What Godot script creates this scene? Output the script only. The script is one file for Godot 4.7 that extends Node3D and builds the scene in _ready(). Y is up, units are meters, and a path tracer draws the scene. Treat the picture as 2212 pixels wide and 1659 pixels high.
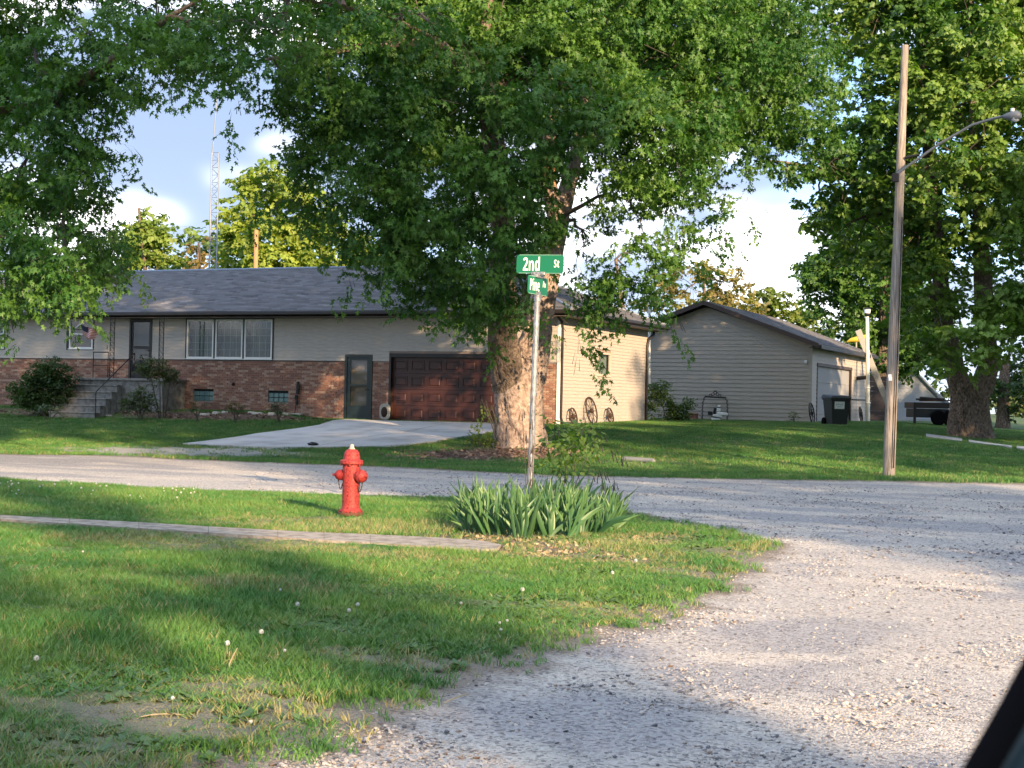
extends Node3D
# World axes: x runs along the gravel cross street, -z runs away from the camera across it, y is up, metres.

var cam: Camera3D
var rng := RandomNumberGenerator.new()
var nz := FastNoiseLite.new()
var nz3 := FastNoiseLite.new()
var M := {}
var taken := {}
var lawn_edge := PackedVector2Array()   # corner lawn outline, (x, v) with v = -z
var far_edge := PackedVector2Array()    # far edge of the cross street, sorted by x
var patches := []                       # ground stains: [centre, rx, rv, colour, strength]
var drive_poly := PackedVector2Array()
var walk_poly := PackedVector2Array()

# ---------------------------------------------------------------- seeing and measuring
func ray(px: float, py: float) -> Vector3:
	return cam.basis * Vector3((px - 1106.0) / 3305.0, (829.5 - py) / 3305.0, -1.0)

func at(px: float, py: float, depth: float) -> Vector3:
	return cam.position + ray(px, py) * depth

func on_v(px: float, py: float, v: float) -> Vector3:
	var d := ray(px, py)
	return cam.position + d * ((-v - cam.position.z) / d.z)

func on_u(px: float, py: float, u: float) -> Vector3:
	var d := ray(px, py)
	return cam.position + d * ((u - cam.position.x) / d.x)

func gnd(px: float, py: float) -> Vector3:
	var d := ray(px, py)
	var t := 3.0
	var p := cam.position
	for i in 4000:
		p = cam.position + d * t
		if p.y < height(p.x, -p.z):
			break
		t += 0.02 + t * 0.0012
	return Vector3(p.x, height(p.x, -p.z), p.z)

func uv_of(p: Vector3) -> Vector2:
	return Vector2(p.x, -p.z)

const HV := [[-80.0, 0.0], [6.0, 0.0], [12.0, 0.04], [17.0, 0.1], [20.0, 0.07], [25.0, 0.08], [29.0, 0.12], [32.0, 0.22], [37.0, 0.54], [41.0, 0.84], [44.0, 0.9], [50.0, 0.98], [60.0, 1.05], [90.0, 1.1], [4000.0, 1.4]]

func height(u: float, v: float) -> float:
	var h := 0.0
	for i in range(HV.size() - 1):
		if v < HV[i + 1][0]:
			var a: float = HV[i][0]
			var b: float = HV[i + 1][0]
			var t := clampf((v - a) / (b - a), 0.0, 1.0)
			h = lerpf(HV[i][1], HV[i + 1][1], t * t * (3.0 - 2.0 * t) * 0.5 + t * 0.5)
			break
	var right := smoothstep(-11.0, -3.0, u) * smoothstep(33.0, 46.0, v)
	h -= 0.32 * right
	var left := smoothstep(-24.0, -36.0, u) * smoothstep(24.0, 40.0, v) * (1.0 - smoothstep(38.0, 46.0, v))
	h -= 0.10 * left
	h += 0.20 * smoothstep(40.3, 41.9, v) * smoothstep(-25.6, -27.6, u) * (1.0 - smoothstep(50.0, 54.0, v))
	return h

func sd_poly(p: Vector2, poly: PackedVector2Array) -> float:
	var best := 1e9
	var inside := false
	var n := poly.size()
	var j := n - 1
	for i in n:
		var a := poly[i]
		var b := poly[j]
		var ab := b - a
		var t := clampf((p - a).dot(ab) / maxf(ab.length_squared(), 1e-9), 0.0, 1.0)
		best = minf(best, p.distance_squared_to(a + ab * t))
		if (a.y > p.y) != (b.y > p.y) and p.x < (b.x - a.x) * (p.y - a.y) / (b.y - a.y) + a.x:
			inside = not inside
		j = i
	return sqrt(best) * (1.0 if inside else -1.0)

func far_v(u: float) -> float:
	var n := far_edge.size()
	if u <= far_edge[0].x:
		return far_edge[0].y
	for i in range(1, n):
		if u < far_edge[i].x:
			return lerpf(far_edge[i - 1].y, far_edge[i].y, (u - far_edge[i - 1].x) / (far_edge[i].x - far_edge[i - 1].x))
	return far_edge[n - 1].y

func lawn_sd(u: float, v: float) -> float:
	return maxf(sd_poly(Vector2(u, v), lawn_edge), v - far_v(u))

# ---------------------------------------------------------------- making objects
func numbered(called: String) -> String:
	if not taken.has(called):
		taken[called] = 0
		return called
	taken[called] += 1
	return "%s_%03d" % [called, taken[called]]

func tag(o: Node3D, label: String, category := "", group := "", kind := "") -> Node3D:
	if label: o.set_meta("label", label)
	if category: o.set_meta("category", category)
	if group: o.set_meta("group", group)
	if kind: o.set_meta("kind", kind)
	return o

func thing(called: String, label: String, category: String, pos := Vector3.ZERO, group := "") -> Node3D:
	var o := Node3D.new()
	o.name = numbered(called)
	add_child(o, true)
	o.position = pos
	return tag(o, label, category, group)

func mi(parent: Node3D, called: String, mesh: Mesh, mat: Material) -> MeshInstance3D:
	var o := MeshInstance3D.new()
	o.name = numbered(called) if parent == self else called
	o.mesh = mesh
	o.material_override = mat
	parent.add_child(o, true)
	return o

# a part whose geometry is given in world coordinates
func part(parent: Node3D, called: String, st: SurfaceTool, mat: Material, kind := "") -> MeshInstance3D:
	st.generate_normals()
	var o := mi(parent, called, st.commit(), mat)
	if parent != self and parent.get_parent() == self:
		o.position = -parent.position
	if kind: o.set_meta("kind", kind)
	return o

# a part whose geometry is given around the thing's own base
func lpart(parent: Node3D, called: String, st: SurfaceTool, mat: Material, kind := "") -> MeshInstance3D:
	st.generate_normals()
	var o := mi(parent, called, st.commit(), mat)
	if kind: o.set_meta("kind", kind)
	return o

func mb() -> SurfaceTool:
	var st := SurfaceTool.new()
	st.begin(Mesh.PRIMITIVE_TRIANGLES)
	st.set_smooth_group(-1)
	return st

func tri(st: SurfaceTool, a: Vector3, b: Vector3, c: Vector3) -> void:
	st.add_vertex(a); st.add_vertex(b); st.add_vertex(c)

func quad(st: SurfaceTool, a: Vector3, b: Vector3, c: Vector3, d: Vector3) -> void:   # clockwise from the front
	tri(st, a, b, c); tri(st, a, c, d)

func hexa(st: SurfaceTool, p: Array) -> void:   # 0-3 bottom ring, 4-7 top ring
	quad(st, p[0], p[1], p[5], p[4]); quad(st, p[1], p[2], p[6], p[5])
	quad(st, p[2], p[3], p[7], p[6]); quad(st, p[3], p[0], p[4], p[7])
	quad(st, p[4], p[5], p[6], p[7]); quad(st, p[3], p[2], p[1], p[0])

func box(st: SurfaceTool, a: Vector3, b: Vector3, t := Transform3D()) -> void:
	var lo := Vector3(minf(a.x, b.x), minf(a.y, b.y), minf(a.z, b.z))
	var hi := Vector3(maxf(a.x, b.x), maxf(a.y, b.y), maxf(a.z, b.z))
	var p := [Vector3(lo.x, lo.y, lo.z), Vector3(hi.x, lo.y, lo.z), Vector3(hi.x, lo.y, hi.z), Vector3(lo.x, lo.y, hi.z),
		Vector3(lo.x, hi.y, lo.z), Vector3(hi.x, hi.y, lo.z), Vector3(hi.x, hi.y, hi.z), Vector3(lo.x, hi.y, hi.z)]
	var q := []
	for v in p:
		q.append(t * v)
	hexa(st, q)

# box with chamfered edges: a box in three overlapping shells joined as one rounded solid
func cbox(st: SurfaceTool, a: Vector3, b: Vector3, c: float, t := Transform3D()) -> void:
	var lo := Vector3(minf(a.x, b.x), minf(a.y, b.y), minf(a.z, b.z))
	var hi := Vector3(maxf(a.x, b.x), maxf(a.y, b.y), maxf(a.z, b.z))
	var rings := []
	for r in [[lo.y, c], [lo.y + c, 0.0], [hi.y - c, 0.0], [hi.y, c]]:
		rings.append(cring(lo, hi, r[0], r[1], c, t))
	for k in 3:
		for i in 8:
			var j := (i + 1) % 8
			quad(st, rings[k][i], rings[k][j], rings[k + 1][j], rings[k + 1][i])
	for i in range(1, 7):
		tri(st, rings[3][0], rings[3][i], rings[3][i + 1])
		tri(st, rings[0][0], rings[0][i + 1], rings[0][i])

func cring(lo: Vector3, hi: Vector3, y: float, k: float, c: float, t: Transform3D) -> Array:
	var l := lo + Vector3(k, 0, k)
	var h := hi - Vector3(k, 0, k)
	return [t * Vector3(l.x + c, y, l.z), t * Vector3(h.x - c, y, l.z), t * Vector3(h.x, y, l.z + c), t * Vector3(h.x, y, h.z - c), t * Vector3(h.x - c, y, h.z), t * Vector3(l.x + c, y, h.z), t * Vector3(l.x, y, h.z - c), t * Vector3(l.x, y, l.z + c)]

func tube(st: SurfaceTool, pts: Array, radii: Array, sides := 8, lump := 0.0, closed := true) -> void:
	st.set_smooth_group(0)
	var rings := []
	var n := pts.size()
	var side := Vector3.RIGHT
	for i in n:
		var d: Vector3 = (pts[mini(i + 1, n - 1)] - pts[maxi(i - 1, 0)]).normalized()
		side = (side - d * side.dot(d))
		if side.length() < 0.05:
			side = d.cross(Vector3.FORWARD)
		side = side.normalized()
		var up := side.cross(d).normalized()
		var ring := []
		for k in sides:
			var a := TAU * k / sides
			var o := side * cos(a) + up * sin(a)
			var r: float = radii[i]
			if lump > 0.0:
				var q: Vector3 = pts[i] + o * 0.4
				r *= 1.0 + lump * nz3.get_noise_3d(q.x * 22.0, q.y * 9.0, q.z * 22.0) + lump * 0.6 * nz3.get_noise_3d(q.x * 70.0, q.y * 18.0, q.z * 70.0)
			ring.append(pts[i] + o * r)
		rings.append(ring)
	for i in n - 1:
		for k in sides:
			var j := (k + 1) % sides
			quad(st, rings[i][k], rings[i + 1][k], rings[i + 1][j], rings[i][j])
	if closed:
		st.set_smooth_group(-1)
		for k in range(1, sides - 1):
			tri(st, rings[n - 1][0], rings[n - 1][k + 1], rings[n - 1][k])
			tri(st, rings[0][0], rings[0][k], rings[0][k + 1])

func bar(st: SurfaceTool, a: Vector3, b: Vector3, r: float, sides := 6) -> void:
	tube(st, [a, b], [r, r], sides)

func lathe(st: SurfaceTool, profile: Array, segs := 24, t := Transform3D()) -> void:   # profile [radius, height], bottom first
	st.set_smooth_group(0)
	for i in profile.size() - 1:
		var a: Array = profile[i]
		var b: Array = profile[i + 1]
		if absf(a[1] - b[1]) < 1e-5 or absf(a[0] - b[0]) < 1e-5:
			st.set_smooth_group(-1 if absf(a[1] - b[1]) < 1e-5 else 2 + i)
		else:
			st.set_smooth_group(1)
		for k in segs:
			var c0 := TAU * k / segs
			var c1 := TAU * (k + 1) / segs
			var d0 := Vector3(cos(c0), 0, sin(c0))
			var d1 := Vector3(cos(c1), 0, sin(c1))
			var p0: Vector3 = t * (d0 * a[0] + Vector3.UP * a[1])
			var p1: Vector3 = t * (d1 * a[0] + Vector3.UP * a[1])
			var p2: Vector3 = t * (d1 * b[0] + Vector3.UP * b[1])
			var p3: Vector3 = t * (d0 * b[0] + Vector3.UP * b[1])
			if a[0] > 1e-5: tri(st, p0, p1, p2)
			if b[0] > 1e-5: tri(st, p0, p2, p3)
	st.set_smooth_group(-1)

func torus(st: SurfaceTool, R: float, r: float, t: Transform3D, segs := 28, sides := 8) -> void:
	var pts := []
	var rad := []
	for i in segs + 1:
		var a := TAU * i / segs
		pts.append(t * Vector3(cos(a) * R, sin(a) * R, 0))
		rad.append(r)
	tube(st, pts, rad, sides, 0.0, false)

func scatter(parent: Node3D, called: String, mesh: Mesh, mat: Material, where: Array, tints: PackedColorArray, kind := "stuff") -> MultiMeshInstance3D:
	var mm := MultiMesh.new()
	mm.transform_format = MultiMesh.TRANSFORM_3D
	mm.use_colors = true
	mm.mesh = mesh
	mm.instance_count = where.size()
	for i in where.size():
		mm.set_instance_transform(i, where[i])
		mm.set_instance_color(i, tints[i])
	var o := MultiMeshInstance3D.new()
	o.name = numbered(called) if parent == self else called
	o.multimesh = mm
	o.material_override = mat
	parent.add_child(o, true)
	if parent != self and parent.get_parent() == self:
		o.position = -parent.position
	if kind: o.set_meta("kind", kind)
	return o

# ---------------------------------------------------------------- materials
func noise_tex(freq: float, type: int, seed_: int, ramp: Array, as_normal := false, size := 512, octaves := 4, bump := 6.0) -> NoiseTexture2D:
	var f := FastNoiseLite.new()
	f.seed = seed_
	f.noise_type = type
	f.frequency = freq
	f.fractal_octaves = octaves
	if type == FastNoiseLite.TYPE_CELLULAR:
		f.cellular_return_type = FastNoiseLite.RETURN_CELL_VALUE if octaves == 1 else FastNoiseLite.RETURN_DISTANCE2_SUB
		f.fractal_octaves = maxi(1, octaves - 2)
	var t := NoiseTexture2D.new()
	t.width = size
	t.height = size
	t.seamless = true
	t.noise = f
	if as_normal:
		t.as_normal_map = true
		t.bump_strength = bump
	else:
		var g := Gradient.new()
		g.offsets = PackedFloat32Array()
		g.colors = PackedColorArray()
		for i in ramp.size():
			g.add_point(float(i) / maxf(1, ramp.size() - 1), ramp[i])
		t.color_ramp = g
	return t

func lin(r: float, g: float, b: float) -> Color:
	return Color(r, g, b).linear_to_srgb()

func mat(called: String, c: Color, rough := 0.8, metal := 0.0) -> StandardMaterial3D:
	var m := StandardMaterial3D.new()
	m.resource_name = called
	m.albedo_color = c
	m.roughness = rough
	m.metallic = metal
	M[called] = m
	return m

func textured(m: StandardMaterial3D, tex: Texture2D, scale: Vector3, normal: Texture2D = null, depth := 1.0) -> StandardMaterial3D:
	m.albedo_texture = tex
	m.uv1_triplanar = true
	m.uv1_world_triplanar = true
	m.uv1_scale = scale
	if normal:
		m.normal_enabled = true
		m.normal_texture = normal
		m.normal_scale = depth
	return m

func make_materials() -> void:
	var S := FastNoiseLite.TYPE_SIMPLEX_SMOOTH
	var C := FastNoiseLite.TYPE_CELLULAR
	var fine := noise_tex(0.05, S, 3, [Color(0.72, 0.72, 0.72), Color(1, 1, 1)], false, 512, 5)
	var blotch := noise_tex(0.012, S, 8, [Color(0.66, 0.65, 0.63), Color(0.9, 0.89, 0.87), Color(1, 1, 1)], false, 512, 6)
	var rough_n := noise_tex(0.06, S, 5, [], true, 512, 4, 5.0)
	var grit := noise_tex(0.085, C, 11, [Color(0.62, 0.62, 0.64), Color(0.85, 0.845, 0.84), Color(0.93, 0.925, 0.92), Color(0.97, 0.97, 0.965), Color(1, 1, 1)], false, 1024, 1)
	var grit_n := noise_tex(0.085, C, 11, [], true, 1024, 3, 8.0)
	var ground := mat("gravel_ground", Color.WHITE, 0.95)
	ground.vertex_color_use_as_albedo = true
	textured(ground, grit, Vector3(0.62, 0.62, 0.62), grit_n, 0.8)
	var soil := mat("lawn_soil", Color.WHITE, 0.98)
	soil.vertex_color_use_as_albedo = true
	textured(soil, noise_tex(0.07, S, 21, [Color(0.6, 0.6, 0.58), Color(0.95, 0.95, 0.93), Color(1, 1, 1)], false, 1024, 5), Vector3(0.8, 0.8, 0.8), rough_n, 1.2)
	var stone := mat("stone", Color.WHITE, 0.9)
	stone.vertex_color_use_as_albedo = true
	var blade := mat("grass_blade", Color.WHITE, 0.55)
	blade.vertex_color_use_as_albedo = true
	blade.backlight_enabled = true
	blade.backlight = Color(0.5, 0.55, 0.3)
	var leaf := mat("leaf", Color.WHITE, 0.5)
	leaf.vertex_color_use_as_albedo = true
	leaf.backlight_enabled = true
	leaf.backlight = Color(0.80, 0.90, 0.40)
	var iris := mat("iris_leaf", Color.WHITE, 0.42)
	iris.vertex_color_use_as_albedo = true
	iris.backlight_enabled = true
	iris.backlight = Color(0.42, 0.5, 0.3)
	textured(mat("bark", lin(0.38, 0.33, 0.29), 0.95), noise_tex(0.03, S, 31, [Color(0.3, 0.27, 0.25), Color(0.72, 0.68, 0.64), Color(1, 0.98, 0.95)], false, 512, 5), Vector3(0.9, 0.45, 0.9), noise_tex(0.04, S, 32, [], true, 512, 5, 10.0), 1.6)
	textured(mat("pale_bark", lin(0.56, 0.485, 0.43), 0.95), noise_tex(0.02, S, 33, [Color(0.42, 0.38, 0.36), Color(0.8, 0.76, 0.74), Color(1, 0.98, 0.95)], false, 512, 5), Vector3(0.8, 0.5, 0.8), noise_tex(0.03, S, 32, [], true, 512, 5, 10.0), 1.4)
	textured(mat("twig_bark", lin(0.12, 0.10, 0.085), 0.95), fine, Vector3(2, 0.6, 2))
	textured(mat("cut_wood", lin(0.55, 0.33, 0.16), 0.9), fine, Vector3(3, 3, 3))
	textured(mat("pole_wood", lin(0.46, 0.42, 0.375), 0.9), noise_tex(0.035, S, 41, [Color(0.42, 0.4, 0.38), Color(0.8, 0.78, 0.76), Color(1, 1, 1)], false, 512, 5), Vector3(2.2, 0.07, 2.2), noise_tex(0.05, S, 42, [], true, 512, 4, 8.0), 0.8)
	textured(mat("concrete", lin(0.60, 0.585, 0.58), 0.92), noise_tex(0.008, S, 9, [Color(0.8, 0.79, 0.78), Color(0.95, 0.95, 0.94), Color(1, 1, 1)], false, 512, 6), Vector3(0.16, 0.16, 0.16), rough_n, 0.15)
	textured(mat("old_concrete", lin(0.40, 0.36, 0.31), 0.95), blotch, Vector3(0.8, 0.8, 0.8), rough_n, 0.6)
	textured(mat("step_concrete", lin(0.25, 0.25, 0.24), 0.95), blotch, Vector3(0.7, 0.7, 0.7), rough_n, 0.4)
	textured(mat("siding", lin(0.48, 0.44, 0.385), 0.6), noise_tex(0.02, S, 51, [Color(0.9, 0.89, 0.88), Color(1, 1, 1)], false, 256, 4), Vector3(0.5, 3, 0.5))
	textured(mat("white_siding", lin(0.66, 0.70, 0.76), 0.6), fine, Vector3(0.5, 2, 0.5))
	textured(mat("dark_boards", lin(0.055, 0.045, 0.05), 0.8), fine, Vector3(0.5, 2, 0.5))
	var bc := [[0.38, 0.20, 0.145], [0.33, 0.165, 0.12], [0.44, 0.255, 0.185], [0.29, 0.155, 0.12], [0.50, 0.345, 0.265]]
	for i in bc.size():
		textured(mat("brick_%d" % i, lin(bc[i][0], bc[i][1], bc[i][2]), 0.92), blotch, Vector3(3, 5, 3), rough_n, 0.6)
	textured(mat("mortar", lin(0.40, 0.32, 0.27), 0.95), fine, Vector3(2, 2, 2))
	var sh := mat("shingle", Color.WHITE, 0.92)
	sh.vertex_color_use_as_albedo = true
	textured(sh, noise_tex(0.2, S, 61, [Color(0.6, 0.6, 0.6), Color(1, 1, 1)], false, 512, 3), Vector3(2, 2, 2))
	mat("dark_trim", lin(0.018, 0.014, 0.013), 0.5)
	mat("brown_trim", lin(0.06, 0.042, 0.036), 0.55)
	mat("soffit", lin(0.10, 0.085, 0.075), 0.7)
	mat("white_frame", lin(0.74, 0.75, 0.72), 0.45)
	mat("beige_frame", lin(0.50, 0.43, 0.36), 0.5)
	var gl := mat("glass", Color(0.3, 0.36, 0.36, 0.05), 0.03)
	gl.transparency = BaseMaterial3D.TRANSPARENCY_ALPHA
	gl.metallic_specular = 0.4
	var bl := mat("block_glass", lin(0.10, 0.19, 0.19), 0.12)
	bl.metallic_specular = 0.7
	mat("curtain", lin(0.06, 0.115, 0.095), 0.9)
	mat("blind", lin(0.17, 0.23, 0.21), 0.7)
	mat("interior", lin(0.02, 0.022, 0.02), 0.9)
	mat("room_wall", lin(0.20, 0.16, 0.12), 0.9)
	mat("green_door", lin(0.012, 0.024, 0.024), 0.4)
	textured(mat("garage_door", lin(0.060, 0.020, 0.015), 0.42), fine, Vector3(1, 4, 1))
	mat("grey_door", lin(0.27, 0.27, 0.27), 0.6)
	mat("iron", lin(0.02, 0.018, 0.017), 0.6, 0.3)
	textured(mat("rusty_iron", lin(0.07, 0.04, 0.028), 0.85), fine, Vector3(6, 6, 6))
	textured(mat("grey_wire", lin(0.16, 0.15, 0.15), 0.7, 0.3), fine, Vector3(6, 6, 6))
	var red := textured(mat("red_paint", lin(0.42, 0.055, 0.048), 0.55), noise_tex(0.03, S, 71, [Color(0.22, 0.16, 0.15), Color(0.55, 0.42, 0.4), Color(0.86, 0.82, 0.82), Color(1, 1, 1), Color(0.9, 0.86, 0.84)], false, 512, 6), Vector3(3, 1.6, 3), noise_tex(0.08, S, 72, [], true, 512, 4, 5.0), 0.5)
	red.metallic_specular = 0.4
	textured(mat("dark_red_paint", lin(0.36, 0.022, 0.018), 0.6), noise_tex(0.05, S, 73, [Color(0.4, 0.3, 0.28), Color(0.85, 0.8, 0.8), Color(1, 1, 1)], false, 256, 5), Vector3(8, 8, 8), rough_n, 0.6)
	textured(mat("hydrant_rust", lin(0.16, 0.065, 0.04), 0.9), blotch, Vector3(9, 9, 9), rough_n, 1.0)
	textured(mat("pale_nut", lin(0.62, 0.52, 0.44), 0.7), blotch, Vector3(12, 12, 12))
	textured(mat("galvanised", lin(0.42, 0.44, 0.46), 0.5, 0.35), noise_tex(0.03, S, 81, [Color(0.5, 0.5, 0.5), Color(0.85, 0.85, 0.85), Color(1, 1, 1)], false, 256, 5), Vector3(6, 1.2, 6), rough_n, 0.3)
	mat("sign_green", lin(0.006, 0.155, 0.070), 0.4)
	mat("sign_white", lin(0.72, 0.80, 0.74), 0.45)
	mat("sign_edge", lin(0.30, 0.50, 0.38), 0.45)
	mat("black_plastic", lin(0.012, 0.018, 0.022), 0.5)
	mat("white_print", lin(0.80, 0.83, 0.83), 0.6)
	mat("grey_print", lin(0.35, 0.47, 0.52), 0.6)
	textured(mat("white_stone", lin(0.66, 0.62, 0.56), 0.9), blotch, Vector3(3, 3, 3), rough_n, 0.6)
	textured(mat("pink_block", lin(0.45, 0.22, 0.18), 0.9), blotch, Vector3(3, 3, 3))
	textured(mat("grey_plank", lin(0.40, 0.40, 0.37), 0.9), fine, Vector3(3, 0.4, 3))
	mat("yellow_paint", lin(0.75, 0.55, 0.06), 0.5)
	mat("white_pvc", lin(0.66, 0.69, 0.62), 0.5)
	mat("mast_grey", lin(0.22, 0.26, 0.32), 0.5, 0.4)
	var rb := mat("black_rubber", lin(0.006, 0.006, 0.007), 0.95)
	rb.metallic_specular = 0.12
	mat("car_panel", lin(0.03, 0.055, 0.065), 0.35)
	var puff := mat("seed_head", lin(0.55, 0.57, 0.53), 0.9)
	puff.backlight_enabled = true
	puff.backlight = Color(0.5, 0.5, 0.5)
	mat("stem_green", lin(0.12, 0.16, 0.06), 0.6)
	mat("straw", lin(0.38, 0.32, 0.21), 0.9)
	mat("lamp_metal", lin(0.15, 0.165, 0.18), 0.55, 0.3)
	mat("lamp_lens", lin(0.55, 0.58, 0.6), 0.25)
	mat("flag_white", lin(0.72, 0.66, 0.66), 0.85)
	mat("flag_red", lin(0.42, 0.045, 0.06), 0.85)
	mat("flag_blue", lin(0.05, 0.055, 0.13), 0.85)
	mat("wire", lin(0.03, 0.03, 0.035), 0.6)

# ---------------------------------------------------------------- camera, sky, sun
func make_view() -> void:
	cam = Camera3D.new()
	cam.name = "camera"
	cam.position = Vector3(0, 1.5, 0)
	cam.rotation = Vector3(deg_to_rad(0.74), deg_to_rad(24.0), deg_to_rad(1.2))
	var lens := CameraAttributesPhysical.new()
	lens.frustum_focal_length = 69.73
	lens.frustum_focus_distance = 22.0
	lens.frustum_near = 0.1
	lens.frustum_far = 6000.0
	lens.exposure_aperture = 20.0
	cam.attributes = lens
	cam.fov = 28.17
	cam.near = 0.1
	cam.far = 6000.0
	add_child(cam)
	cam.current = true
	var we := WorldEnvironment.new()
	we.name = "world_environment"
	var e := Environment.new()
	e.background_mode = Environment.BG_SKY
	var sky := Sky.new()
	sky.sky_material = make_sky()
	e.sky = sky
	e.tonemap_mode = Environment.TONE_MAPPER_LINEAR
	e.tonemap_exposure = 3.1
	e.sdfgi_enabled = true
	e.ssao_enabled = true
	e.ssil_enabled = true
	we.environment = e
	add_child(we)
	var sun := DirectionalLight3D.new()
	sun.name = "sun"
	sun.light_energy = 1.2
	sun.light_color = Color(1.0, 0.86, 0.69)
	sun.light_angular_distance = 0.6
	sun.shadow_enabled = true
	var el := deg_to_rad(16.0)
	var to_sun := Vector3(0.78 * cos(el), sin(el), 0.62 * cos(el)).normalized()
	sun.basis = Basis.looking_at(-to_sun, Vector3.UP)
	add_child(sun)

func make_sky() -> PanoramaSkyMaterial:
	var w := 1024
	var h := 512
	var im := Image.create(w, h, false, Image.FORMAT_RGBF)
	var a := FastNoiseLite.new()
	a.seed = 14
	a.frequency = 1.0
	a.noise_type = FastNoiseLite.TYPE_SIMPLEX_SMOOTH
	a.fractal_octaves = 5
	a.fractal_gain = 0.52
	for j in h:
		var up := (0.5 - (j + 0.5) / h) * PI
		for i in w:
			var az := (i + 0.5) / w * TAU
			var c := Color(0.30, 0.30, 0.27)
			if up > -0.02:
				var d := Vector3(sin(az) * cos(up), sin(up), -cos(az) * cos(up))
				var q := Vector3(d.x, 0, d.z) / (maxf(d.y, 0.0) + 0.28) * 1.25 + Vector3(4.09, 0, 5.27)
				var n := a.get_noise_3d(q.x + 3.1, q.y, q.z + 1.7)
				var m := a.get_noise_3d(q.x * 1.9 - 9.0, 4.0, q.z * 1.9 + 5.0)
				var blue := Color(0.16, 0.33, 0.66).lerp(Color(0.52, 0.66, 0.80), pow(1.0 - clampf(d.y, 0.0, 1.0), 7.0))
				var cover := smoothstep(-0.22, 0.06, n + 0.10)
				var cloud := Color(0.155, 0.21, 0.315).lerp(Color(0.98, 0.97, 0.97), smoothstep(-0.04, 0.36, m + 0.5 * (0.10 - absf(n - 0.02))))
				c = blue.lerp(cloud, cover)
				c = c.lerp(Color(0.66, 0.72, 0.78), 0.55 * pow(1.0 - clampf(d.y, 0.0, 1.0), 14.0))
				if up < 0.0:
					c = c.lerp(Color(0.30, 0.30, 0.27), -up / 0.02)
			im.set_pixel(i, j, c)
	var s := PanoramaSkyMaterial.new()
	s.panorama = ImageTexture.create_from_image(im)
	return s

# ---------------------------------------------------------------- the ground
func steps(from: float, to: float, d: float) -> Array:
	var out := []
	var x := from
	while x < to - d * 0.5:
		out.append(x)
		x += d
	return out

func widening(from: float, to: float, d: float, k: float) -> Array:
	var out := []
	var x := from
	var way := 1.0 if to > from else -1.0
	while (to - x) * way > 0.0:
		out.append(x)
		x += d * way
		d *= k
	out.append(to)
	return out

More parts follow.
